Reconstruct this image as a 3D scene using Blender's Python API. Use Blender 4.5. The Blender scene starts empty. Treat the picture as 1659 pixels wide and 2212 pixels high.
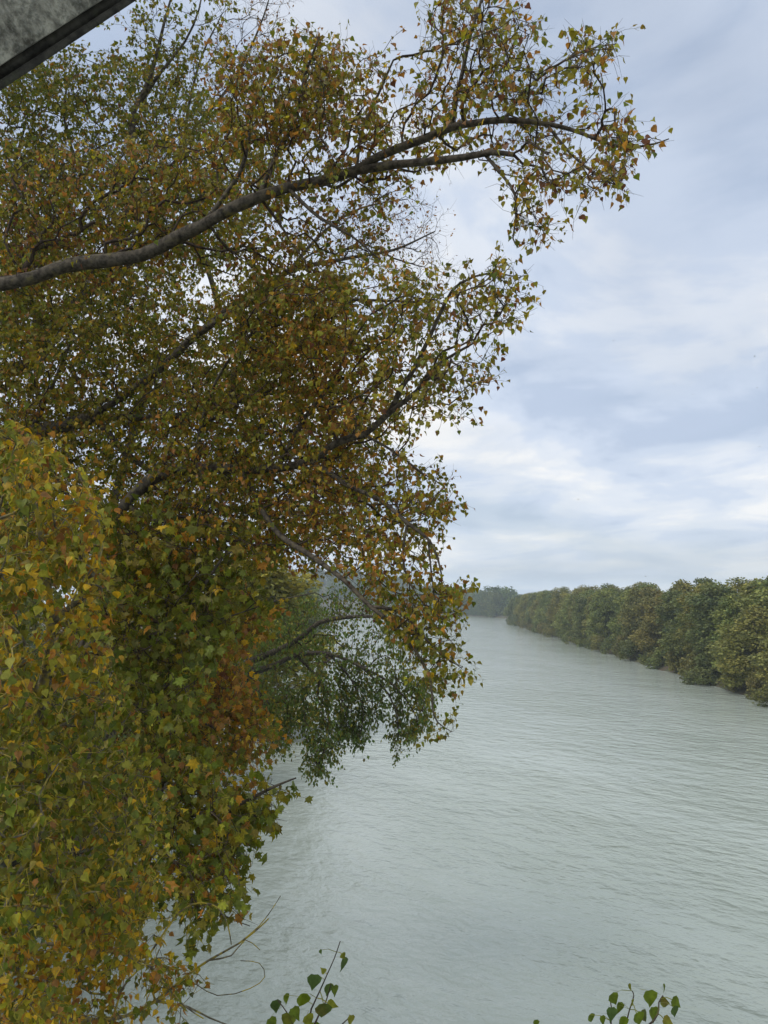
import bpy, math, random
import numpy as np
from mathutils import Vector, Matrix, noise as mnoise

rng = np.random.default_rng(7)
random.seed(7)
S = bpy.context.scene
C = bpy.context.collection

# ------------------------------------------------------------------ camera
CAM = np.array((0.0, 0.0, 10.0))
PITCH = math.atan(194 / 1597)
FPX = 1597.0                       # focal length in units of a 1659 x 2212 frame
cam_d = bpy.data.cameras.new("camera")
cam_d.sensor_fit = 'VERTICAL'
cam_d.sensor_height = 36.0
cam_d.lens = 26.0
cam_d.clip_start = 0.05
cam_d.clip_end = 6000
cam = bpy.data.objects.new("camera", cam_d)
cam.location = CAM
cam.rotation_euler = (math.radians(90) + PITCH, 0, 0)
C.objects.link(cam)
S.camera = cam

# ------------------------------------------------------------------ world
SUN_EL, SUN_AZ = math.radians(50), math.radians(238)   # azimuth clockwise from +Y
w = bpy.data.worlds.new("World")
S.world = w
w.use_nodes = True
nt = w.node_tree
nt.nodes.clear()
N = nt.nodes.new
L = nt.links.new


def math_node(tree, op, a=None, b=None, va=None, vb=None, clamp=False):
    n = tree.nodes.new("ShaderNodeMath")
    n.operation = op
    n.use_clamp = clamp
    if a is not None: tree.links.new(a, n.inputs[0])
    if va is not None: n.inputs[0].default_value = va
    if b is not None: tree.links.new(b, n.inputs[1])
    if vb is not None: n.inputs[1].default_value = vb
    return n.outputs[0]


def mix_rgb(tree, fac, a, b, mode='MIX'):
    n = tree.nodes.new("ShaderNodeMix")
    n.data_type = 'RGBA'
    n.blend_type = mode
    for sock, v in ((n.inputs[0], fac), (n.inputs[6], a), (n.inputs[7], b)):
        if hasattr(v, 'is_output'):
            tree.links.new(v, sock)
        elif isinstance(v, (int, float)):
            sock.default_value = v
        else:
            sock.default_value = (*v, 1)
    return n.outputs[2]


def ramp(tree, fac, stops, interp='EASE'):
    n = tree.nodes.new("ShaderNodeValToRGB")
    n.color_ramp.interpolation = interp
    els = n.color_ramp.elements
    while len(els) < len(stops):
        els.new(0.5)
    for e, (p, c) in zip(els, stops):
        e.position = p
        e.color = (c, c, c, 1) if isinstance(c, (int, float)) else (*c, 1)
    tree.links.new(fac, n.inputs[0])
    return n.outputs[0]


def noise_tex(tree, vec, scale, detail=4, rough=0.5, distort=0.0, lac=2.0):
    n = tree.nodes.new("ShaderNodeTexNoise")
    n.inputs['Scale'].default_value = scale
    n.inputs['Detail'].default_value = detail
    n.inputs['Roughness'].default_value = rough
    n.inputs['Distortion'].default_value = distort
    n.inputs['Lacunarity'].default_value = lac
    if vec is not None:
        tree.links.new(vec, n.inputs['Vector'])
    return n.outputs[0]


sky = N("ShaderNodeTexSky")
sky.sky_type = 'NISHITA'
sky.sun_disc = False
sky.sun_elevation = SUN_EL
sky.sun_rotation = SUN_AZ
sky.air_density = 1.0
sky.dust_density = 2.0
tc = N("ShaderNodeTexCoord")
sep = N("ShaderNodeSeparateXYZ")
L(tc.outputs['Generated'], sep.inputs[0])
zc = math_node(nt, 'MAXIMUM', a=sep.outputs[2], vb=0.0)
den = math_node(nt, 'ADD', a=zc, vb=0.16)
cx = math_node(nt, 'DIVIDE', a=sep.outputs[0], b=den)
cy = math_node(nt, 'DIVIDE', a=sep.outputs[1], b=den)
comb = N("ShaderNodeCombineXYZ")
L(cx, comb.inputs[0]); L(cy, comb.inputs[1])
comb.inputs[2].default_value = 3.7
n_big = noise_tex(nt, comb.outputs[0], 0.75, 3, 0.5, 0.5)
n_mid = noise_tex(nt, comb.outputs[0], 1.55, 8, 0.56, 0.3)
cover = ramp(nt, n_big, ((0.30, 0.62), (0.62, 1.0)))
n_lay = noise_tex(nt, comb.outputs[0], 0.55, 4, 0.5, 0.8)
n_mix = math_node(nt, 'ADD', a=math_node(nt, 'MULTIPLY', a=n_mid, vb=0.62), b=math_node(nt, 'MULTIPLY', a=n_lay, vb=0.38))
shade = ramp(nt, n_mix, ((0.40, (4.6, 5.45, 6.95)), (0.47, (5.85, 6.6, 7.9)), (0.525, (7.2, 7.65, 8.4)), (0.60, (9.2, 9.1, 8.95))))
skyc = mix_rgb(nt, cover, sky.outputs[0], shade)
hz = math_node(nt, 'SUBTRACT', va=1.0, b=math_node(nt, 'MULTIPLY', a=zc, vb=5.5, clamp=True), clamp=True)
skyc = mix_rgb(nt, math_node(nt, 'MULTIPLY', a=hz, vb=0.4), skyc, (6.4, 7.2, 8.2))
bg = N("ShaderNodeBackground")
bg.inputs[1].default_value = 0.0865
L(skyc, bg.inputs[0])
out = N("ShaderNodeOutputWorld")
L(bg.outputs[0], out.inputs[0])

# ------------------------------------------------------------------ sun, exposure
sd = bpy.data.lights.new("sun", 'SUN')
sd.energy = 1.5
sd.angle = math.radians(38)
sd.color = (1.0, 0.95, 0.88)
so = bpy.data.objects.new("sun", sd)
dirv = Vector((math.sin(SUN_AZ) * math.cos(SUN_EL), math.cos(SUN_AZ) * math.cos(SUN_EL), math.sin(SUN_EL)))
so.rotation_euler = dirv.to_track_quat('Z', 'Y').to_euler()
so.location = (0, 0, 60)
C.objects.link(so)
S.view_settings.view_transform = 'Standard'
S.view_settings.look = 'None'
S.view_settings.exposure = 0.42
S.view_settings.gamma = 1.0
S.view_settings.use_curve_mapping = False
S.render.engine = 'CYCLES'
S.cycles.max_bounces = 8
S.cycles.diffuse_bounces = 4
S.cycles.transmission_bounces = 4
S.cycles.volume_bounces = 3
S.cycles.use_denoising = True
S.cycles.denoising_input_passes = 'RGB_ALBEDO_NORMAL'
S.cycles.denoising_prefilter = 'ACCURATE'


# ------------------------------------------------------------------ helpers
def at(px, py, d):
    """point on the ray through a photograph pixel, at distance d along the view axis"""
    x = (px - 829.5) / FPX * d
    y = (1106.0 - py) / FPX * d
    c, s = math.cos(PITCH), math.sin(PITCH)
    return np.array((x, d * c - y * s, CAM[2] + d * s + y * c))


def at_many(px, py, d):
    x = (px - 829.5) / FPX * d
    y = (1106.0 - py) / FPX * d
    c, s = math.cos(PITCH), math.sin(PITCH)
    return np.stack((x, d * c - y * s, CAM[2] + d * s + y * c), -1)


def norm(v):
    return v / np.maximum(np.linalg.norm(v, axis=-1, keepdims=True), 1e-9)


def tag(o, label=None, cat=None, group=None, kind=None):
    if label: o['label'] = label
    if cat: o['category'] = cat
    if group: o['group'] = group
    if kind: o['kind'] = kind
    return o


def empty(name, loc):
    o = bpy.data.objects.new(name, None)
    o.location = tuple(float(v) for v in loc)
    o.empty_display_size = 0.3
    C.objects.link(o)
    return o


def mesh_np(name, verts, faces, mat, parent=None, tint=None, smooth=False, kind=None):
    """faces: (n,3) or (n,4) int array, or list of such arrays; verts in world space"""
    me = make_mesh(name, verts if parent is None else verts - np.array(parent.location), faces, mat, tint, smooth)
    o = bpy.data.objects.new(name, me)
    if parent is not None:
        o.parent = parent
    if kind:
        o['kind'] = kind
    C.objects.link(o)
    return o


def make_mesh(name, verts, faces, mat, tint=None, smooth=False):
    if not isinstance(faces, list):
        faces = [faces]
    faces = [f for f in faces if len(f)]
    me = bpy.data.meshes.new(name)
    v = np.ascontiguousarray(verts, dtype=np.float32)
    me.vertices.add(len(v))
    me.vertices.foreach_set("co", v.ravel())
    nl = sum(f.size for f in faces)
    npoly = sum(len(f) for f in faces)
    me.loops.add(nl)
    me.loops.foreach_set("vertex_index", np.concatenate([f.ravel() for f in faces]).astype(np.int32))
    tot = np.concatenate([np.full(len(f), f.shape[1], np.int32) for f in faces])
    start = np.concatenate(([0], np.cumsum(tot)[:-1])).astype(np.int32)
    me.polygons.add(npoly)
    me.polygons.foreach_set("loop_start", start)
    if smooth:
        me.polygons.foreach_set("use_smooth", np.ones(npoly, bool))
    me.update(calc_edges=True)
    if tint is not None:
        a = me.attributes.new("tint", 'FLOAT_COLOR', 'POINT')
        t = np.ones((len(v), 4), np.float32)
        t[:, :3] = tint
        a.data.foreach_set("color", t.ravel())
    me.materials.append(mat)
    me.validate()
    return me


def catmull(pts, step):
    pts = np.asarray(pts, float)
    P = np.vstack((2 * pts[0] - pts[1], pts, 2 * pts[-1] - pts[-2]))
    res = []
    for i in range(1, len(P) - 2):
        p0, p1, p2, p3 = P[i - 1], P[i], P[i + 1], P[i + 2]
        n = max(2, int(np.linalg.norm(p2[:3] - p1[:3]) / step)) if step > 0 else 2
        t = np.linspace(0, 1, n, endpoint=False)[:, None]
        res.append(0.5 * ((2 * p1) + (-p0 + p2) * t + (2 * p0 - 5 * p1 + 4 * p2 - p3) * t ** 2 + (-p0 + 3 * p1 - 3 * p2 + p3) * t ** 3))
    res.append(P[-2][None])
    return np.vstack(res)


# ------------------------------------------------------------------ materials
def new_mat(name):
    m = bpy.data.materials.new(name)
    m.use_nodes = True
    t = m.node_tree
    t.nodes.clear()
    o = t.nodes.new("ShaderNodeOutputMaterial")
    return m, t, o


def leaf_material(name, trans=0.35, use_obj=False, rough=0.5):
    m, t, o = new_mat(name)
    a = t.nodes.new("ShaderNodeAttribute")
    a.attribute_name = "tint"
    col = a.outputs['Color']
    if use_obj:
        oi = t.nodes.new("ShaderNodeObjectInfo")
        col = mix_rgb(t, 1.0, col, oi.outputs['Color'], 'MULTIPLY')
    g = t.nodes.new("ShaderNodeNewGeometry")
    n = noise_tex(t, g.outputs['Position'], 55.0 if not use_obj else 0.6, 3, 0.6)
    v = ramp(t, n, ((0.3, 0.72), (0.7, 1.22)), 'LINEAR')
    col = mix_rgb(t, 1.0, col, v, 'MULTIPLY')
    p = t.nodes.new("ShaderNodeBsdfPrincipled")
    p.inputs['Roughness'].default_value = rough
    p.inputs['Specular IOR Level'].default_value = 0.35
    t.links.new(col, p.inputs['Base Color'])
    tr = t.nodes.new("ShaderNodeBsdfTranslucent")
    tcol = mix_rgb(t, 1.0, col, (1.15, 1.05, 0.6), 'MULTIPLY')
    t.links.new(tcol, tr.inputs[0])
    mx = t.nodes.new("ShaderNodeMixShader")
    mx.inputs[0].default_value = trans
    t.links.new(p.outputs[0], mx.inputs[1])
    t.links.new(tr.outputs[0], mx.inputs[2])
    t.links.new(mx.outputs[0], o.inputs[0])
    return m


def bark_material(name, base, dark, lichen, lich_lo, lich_hi, scale=14.0, bump=0.4):
    m, t, o = new_mat(name)
    g = t.nodes.new("ShaderNodeNewGeometry")
    pos = g.outputs['Position']
    n1 = noise_tex(t, pos, scale, 6, 0.65)
    n2 = noise_tex(t, pos, scale * 0.5, 4, 0.6, 0.4)
    c = mix_rgb(t, ramp(t, n1, ((0.3, 0.0), (0.68, 1.0))), dark, base)
    c = mix_rgb(t, ramp(t, n2, ((lich_lo, 0.0), (lich_hi, 1.0))), c, lichen)
    b = t.nodes.new("ShaderNodeBump")
    b.inputs['Strength'].default_value = bump
    b.inputs['Distance'].default_value = 0.01
    t.links.new(noise_tex(t, pos, scale * 3, 5, 0.7), b.inputs['Height'])
    p = t.nodes.new("ShaderNodeBsdfPrincipled")
    p.inputs['Roughness'].default_value = 0.85
    p.inputs['Specular IOR Level'].default_value = 0.2
    t.links.new(c, p.inputs['Base Color'])
    t.links.new(b.outputs[0], p.inputs['Normal'])
    t.links.new(p.outputs[0], o.inputs[0])
    return m


LEAF = leaf_material("leaf_near", 0.48)
LEAF_FAR = leaf_material("leaf_far", 0.25, True, 0.6)
BARK = bark_material("bark_grey", (0.135, 0.115, 0.088), (0.030, 0.026, 0.021), (0.17, 0.15, 0.06), 0.55, 0.72, 20.0, 0.8)
BARK_LICHEN = bark_material("bark_lichen", (0.20, 0.18, 0.12), (0.07, 0.06, 0.04), (0.38, 0.30, 0.04), 0.44, 0.58, 30)
TWIG = bark_material("twig_bark", (0.085, 0.062, 0.046), (0.03, 0.023, 0.019), (0.12, 0.11, 0.05), 0.55, 0.7, 30, 0.1)
BARK_FAR = bark_material("bark_far", (0.12, 0.10, 0.08), (0.04, 0.035, 0.03), (0.15, 0.15, 0.1), 0.55, 0.7, 2.0, 0.1)

# leaf colours (albedo)
DG = (0.090, 0.125, 0.015)
GR = (0.160, 0.195, 0.020)
OL = (0.250, 0.220, 0.022)
YG = (0.350, 0.340, 0.038)
YE = (0.560, 0.370, 0.022)
OR = (0.460, 0.215, 0.026)
BR = (0.330, 0.165, 0.042)
RB = (0.150, 0.058, 0.028)


# ------------------------------------------------------------------ branch growth
def in_poly(x, y, poly):
    poly = np.asarray(poly, float)
    r = np.zeros(len(x), bool)
    j = len(poly) - 1
    for i in range(len(poly)):
        xi, yi = poly[i]; xj, yj = poly[j]
        c = ((yi > y) != (yj > y)) & (x < (xj - xi) * (y - yi) / (yj - yi + 1e-12) + xi)
        r ^= c
        j = i
    return r


def sample_poly(poly, n, spread=38, per=5, dj=None):
    """clumped sample points in a polygon"""
    poly = np.asarray(poly, float)
    lo, hi = poly.min(0), poly.max(0)
    out_p = np.zeros((0, 2))
    while len(out_p) < n:
        k = max(8, n // per)
        s = rng.uniform(lo, hi, (k * 3, 2))
        s = s[in_poly(s[:, 0], s[:, 1], poly)]
        q = np.repeat(s, per, 0) + rng.normal(0, spread, (len(s) * per, 2))
        q = q[in_poly(q[:, 0], q[:, 1], poly)]
        rng.shuffle(q)
        out_p = np.vstack((out_p, q[:n - len(out_p)]))
    return out_p


class Skel:
    pass


def grow(limbs, attract, step=0.12, bf=0.25, wob=0.12, droop=0.0, r0=0.0022, expo=0.45):
    """limbs: list of (k,4) arrays xyz + radius. attract: (n,3). Connects every attractor to the skeleton."""
    pos, par, limb_id, rlim, plen = [], [], [], [], []
    for li, lb in enumerate(limbs):
        pts = catmull(lb, step)
        if li == 0:
            prev = -1
        else:
            A = np.asarray(pos)
            prev = int(np.argmin(((A - pts[0, :3]) ** 2).sum(1)))
        for p in pts:
            pos.append(p[:3]); par.append(prev); limb_id.append(li); rlim.append(max(p[3], 0.002))
            plen.append(0.0 if prev < 0 else plen[prev] + np.linalg.norm(p[:3] - pos[prev]))
            prev = len(pos) - 1
    # drop trunk bottoms from the candidates by giving them a path cost anyway
    A = np.asarray(attract)
    n = len(A)
    NP = np.asarray(pos)
    PL = np.asarray(plen)
    best = np.full(n, 1e9); bi = np.zeros(n, int)
    for s in range(0, len(NP), 400):
        d = np.linalg.norm(A[:, None] - NP[None, s:s + 400], axis=2) + bf * PL[None, s:s + 400]
        k = d.argmin(1); dv = d[np.arange(n), k]
        m = dv < best
        best[m] = dv[m]; bi[m] = k[m] + s
    done = np.zeros(n, bool)
    term = []
    for _ in range(n):
        c = np.where(done, 1e9, best)
        i = int(c.argmin())
        done[i] = True
        b = int(bi[i])
        p0, p1 = np.asarray(pos[b]), A[i]
        dist = np.linalg.norm(p1 - p0)
        k = max(1, int(math.ceil(dist / step)))
        t = np.linspace(0, 1, k + 1)[1:, None]
        off = rng.normal(0, wob, 3) * dist
        off[2] += droop * dist
        if par[b] >= 0 and limb_id[b] < 0:
            pd = p0 - np.asarray(pos[par[b]])
            pd = pd / (np.linalg.norm(pd) + 1e-9)
            off = off * 0.7 + pd * dist * 0.22
        new = p0 + (p1 - p0) * t + off * (np.sin(np.pi * t) * (1 - 0.4 * t)) + rng.normal(0, 0.012, (k, 3)) * (t < 1)
        prev = b
        i0 = len(pos)
        for q in new:
            pos.append(q); par.append(prev); limb_id.append(-1); rlim.append(0.0)
            plen.append(plen[prev] + step)
            prev = len(pos) - 1
        term.append((prev, i))
        dn = np.linalg.norm(A[:, None] - new[None], axis=2) + bf * np.asarray(plen[i0:])[None]
        kk = dn.argmin(1); dv = dn[np.arange(n), kk]
        m = dv < best
        best[m] = dv[m]; bi[m] = kk[m] + i0
    sk = Skel()
    sk.pos = np.asarray(pos); sk.par = np.asarray(par); sk.limb = np.asarray(limb_id)
    cnt = np.zeros(len(pos))
    for nd, _ in term:
        cnt[nd] += 1
    for i in range(len(pos) - 1, 0, -1):
        if par[i] >= 0:
            cnt[par[i]] += cnt[i]
    sk.cnt = cnt
    sk.r = np.maximum(r0 * np.maximum(cnt, 1) ** expo, 0)
    lim = np.asarray(rlim)
    sk.r = np.where(sk.limb >= 0, np.maximum(lim, np.minimum(sk.r, lim * 1.3)), np.minimum(sk.r, 0.03))
    sk.term = np.array([t for t, _ in term], int) if term else np.zeros(0, int)
    sk.nlimb = len(limbs)
    return sk


def chains(sk):
    n = len(sk.pos)
    kids = [[] for _ in range(n)]
    for i, p in enumerate(sk.par):
        if p >= 0:
            kids[p].append(i)
    out_c = []
    stack = [(0, -1)]
    while stack:
        s, parent = stack.pop()
        ch = [] if parent < 0 else [parent]
        cur = s
        while True:
            ch.append(cur)
            ks = kids[cur]
            if not ks:
                break
            same = [k for k in ks if sk.limb[k] == sk.limb[cur] and sk.limb[cur] >= 0]
            if sk.limb[cur] >= 0:
                main = same[0] if same else None
            else:
                main = max(ks, key=lambda k: sk.cnt[k])
            for k in ks:
                if k != main:
                    stack.append((k, cur))
            if main is None:
                break
            cur = main
        out_c.append((sk.limb[s], ch, parent >= 0))
    return out_c


class Tubes:
    def __init__(self):
        self.v, self.q, self.n = [], [], 0

    def add(self, pts, rad, sides, cap=False):
        k = len(pts)
        if k < 2:
            return
        tan = norm(np.gradient(pts, axis=0))
        u = np.cross(tan[0], (0.31, 0.17, 0.93))
        if np.linalg.norm(u) < 1e-4:
            u = np.cross(tan[0], (1, 0, 0))
        U = np.zeros_like(pts)
        for i in range(k):
            u = u - tan[i] * (u @ tan[i])
            u = u / (np.linalg.norm(u) + 1e-12)
            U[i] = u
        V = np.cross(tan, U)
        a = np.arange(sides) * 2 * np.pi / sides
        ring = pts[:, None] + rad[:, None, None] * (np.cos(a)[None, :, None] * U[:, None] + np.sin(a)[None, :, None] * V[:, None])
        self.v.append(ring.reshape(-1, 3))
        idx = np.arange(k * sides).reshape(k, sides) + self.n
        nx = np.roll(idx, -1, 1)
        self.q.append(np.stack((idx[:-1], nx[:-1], nx[1:], idx[1:]), -1).reshape(-1, 4))
        self.n += k * sides

    def build(self, name, mat, parent, kind=None):
        if not self.v:
            return None
        return mesh_np(name, np.vstack(self.v), np.vstack(self.q), mat, parent, smooth=True, kind=kind)


def build_wood(sk, root, bark, twig, limb_names, limb_labels=None, knots=True):
    tw = Tubes()
    for limb, ch, att in chains(sk):
        idx = np.array(ch)
        pts = sk.pos[idx].copy()
        rad = sk.r[idx].copy()
        gap = np.linalg.norm(np.diff(pts, axis=0), axis=1)
        okp = np.concatenate(([True], gap > 1e-4))
        pts, rad = pts[okp], rad[okp]
        if len(pts) < 2:
            continue
        if att:
            rad[0] = min(rad[0], rad[1] * 1.15)
        if limb >= 0:
            if knots:
                f = np.array([mnoise.noise(Vector(p * 3.1)) for p in pts])
                rad = rad * (1 + 0.16 * f)
                pts = pts + 0.25 * rad[:, None] * np.array([[mnoise.noise(Vector(p * 2.3 + 9.1)), mnoise.noise(Vector(p * 2.3 + 4.7)), mnoise.noise(Vector(p * 2.3))] for p in pts])
            t = Tubes()
            t.add(pts, rad, 10 if rad.max() > 0.05 else 7)
            o = t.build(limb_names[limb], bark, root)
            if limb_labels and limb_labels.get(limb) and o:
                o['label'] = limb_labels[limb]
        else:
            rm = rad.max()
            tw.add(pts, rad, 5 if rm > 0.009 else (4 if rm > 0.005 else 3))
    return tw


# ------------------------------------------------------------------ leaves
def poplar_blade():
    """deltoid blade, base at origin, along +Y, unit length; (verts, tris)"""
    mid = [(0, 0, 0), (0, 0.5, -0.02), (0, 1.0, -0.14)]
    side = [(0.22, -0.05, 0.06), (0.46, 0.14, 0.11), (0.40, 0.38, 0.08), (0.17, 0.68, 0.0)]
    v = mid + [(-x, y, z) for x, y, z in side] + [(x, y, z * 0.8) for x, y, z in side]
    f = [(0, 4, 3), (0, 1, 4), (1, 5, 4), (1, 6, 5), (1, 2, 6),
         (0, 7, 8), (0, 8, 1), (1, 8, 9), (1, 9, 10), (1, 10, 2)]
    return np.array(v, float), np.array(f, int)


def plane_blade():
    """five pointed lobes"""
    c = (0, 0.30, 0.0)
    o = [(0, 0, 0), (-0.30, -0.04, 0.05), (-0.34, 0.16, 0.0), (-0.62, 0.36, -0.10), (-0.30, 0.46, 0.03), (-0.30, 0.72, 0.0), (-0.13, 0.66, 0.02),
         (0, 1.05, -0.16), (0.13, 0.66, 0.02), (0.32, 0.72, -0.02), (0.30, 0.46, 0.03), (0.62, 0.36, -0.12), (0.34, 0.16, 0.0), (0.30, -0.04, 0.05)]
    v = [c] + o
    n = len(o)
    f = [(0, 1 + (i + 1) % n, 1 + i) for i in range(n)]
    return np.array(v, float), np.array(f, int)


def simple_blade():
    v = [(0, 0, 0), (-0.34, 0.40, 0.09), (0, 1, -0.06), (0.34, 0.40, 0.07), (0, 0.45, -0.02)]
    f = [(0, 4, 1), (4, 2, 1), (0, 3, 4), (4, 3, 2)]
    return np.array(v, float), np.array(f, int)


def quad_blade():
    v = [(0, 0, 0), (-0.42, 0.45, 0.06), (0, 1, -0.05), (0.42, 0.55, 0.05)]
    f = [(0, 3, 1), (3, 2, 1)]
    return np.array(v, float), np.array(f, int)


BL = {'poplar': poplar_blade(), 'plane': plane_blade(), 'simple': simple_blade(), 'quad': quad_blade()}


def frames(axis, nrm):
    y = norm(axis)
    z = norm(nrm - y * (nrm * y).sum(-1, keepdims=True))
    x = np.cross(y, z)
    return x, y, z


def leaf_geometry(pos, pdir, plen, baxis, bnrm, size, tint, blade, petiole=True):
    """returns verts, tris, tints: pos = petiole foot on the twig"""
    bv, bf_ = BL[blade]
    n = len(pos)
    base = pos + pdir * plen[:, None]
    x, y, z = frames(baxis, bnrm)
    s = size[:, None, None]
    wd = rng.uniform(0.82, 1.15, n)[:, None, None]
    cup = rng.uniform(0.3, 2.4, n)[:, None, None]
    V = base[:, None] + s * (wd * bv[None, :, 0:1] * x[:, None] + bv[None, :, 1:2] * y[:, None] + cup * bv[None, :, 2:3] * z[:, None])
    nv = len(bv)
    F = (bf_[None] + (np.arange(n) * nv)[:, None, None]).reshape(-1, 3)
    T = np.repeat(tint[:, None], nv, 1) * rng.uniform(0.78, 1.22, (n, nv, 1))
    wilt = (rng.uniform(0, 1, (n, nv, 1)) * rng.uniform(-0.9, 0.7, (n, 1, 1))).clip(0, 1)
    T = T * (1 - wilt) + np.array((0.24, 0.13, 0.04)) * wilt
    V = V.reshape(-1, 3); T = T.reshape(-1, 3)
    if petiole:
        wv = 0.0011 + 0.012 * size
        sag = base * 0.5 + pos * 0.5 + np.array((0, 0, 0.10)) * plen[:, None]
        P = np.stack((pos - x * wv[:, None], pos + x * wv[:, None], sag - x * wv[:, None], sag + x * wv[:, None],
                      base - x * wv[:, None], base + x * wv[:, None]), 1).reshape(-1, 3)
        o = len(V)
        k = (np.arange(n) * 6)[:, None, None] + o
        PF = (np.array([(0, 1, 3), (0, 3, 2), (2, 3, 5), (2, 5, 4)])[None] + k).reshape(-1, 3)
        PT = np.repeat(np.clip(tint * 0.5 + np.array((0.16, 0.14, 0.03)), 0, 1)[:, None], 6, 1).reshape(-1, 3)
        V = np.vstack((V, P)); F = np.vstack((F, PF)); T = np.vstack((T, PT))
    return V, F, T


_variants = {}


def leaf_variant(blade, bend, roll, ci, col):
    key = (blade, bend, roll, ci)
    if key not in _variants:
        b, r = math.radians(bend), math.radians(roll)
        y = np.array(((0, math.cos(b), -math.sin(b)),))
        z0 = np.array((0, math.sin(b), math.cos(b)))
        z = z0 * math.cos(r) + np.array((1.0, 0, 0)) * math.sin(r)
        V, F, T = leaf_geometry(np.zeros((1, 3)), np.array(((0, 1.0, 0),)), np.array((0.75,)), y, z[None], np.array((1.0,)), np.array((col,)), blade)
        _variants[key] = make_mesh("leaf", V, F, LEAF, T)
    return _variants[key]


def palette_cols(n, pal, coh=None):
    cols = np.array([p[0] for p in pal]); wts = np.array([p[1] for p in pal], float)
    cw = np.cumsum(wts / wts.sum())
    u = rng.uniform(0, 1, n) if coh is None else coh
    i = np.minimum(np.searchsorted(cw, u), len(pal) - 1)
    return cols[i] * rng.uniform(0.75, 1.25, (n, 1)) * rng.uniform(0.92, 1.08, (n, 3)), i


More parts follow.
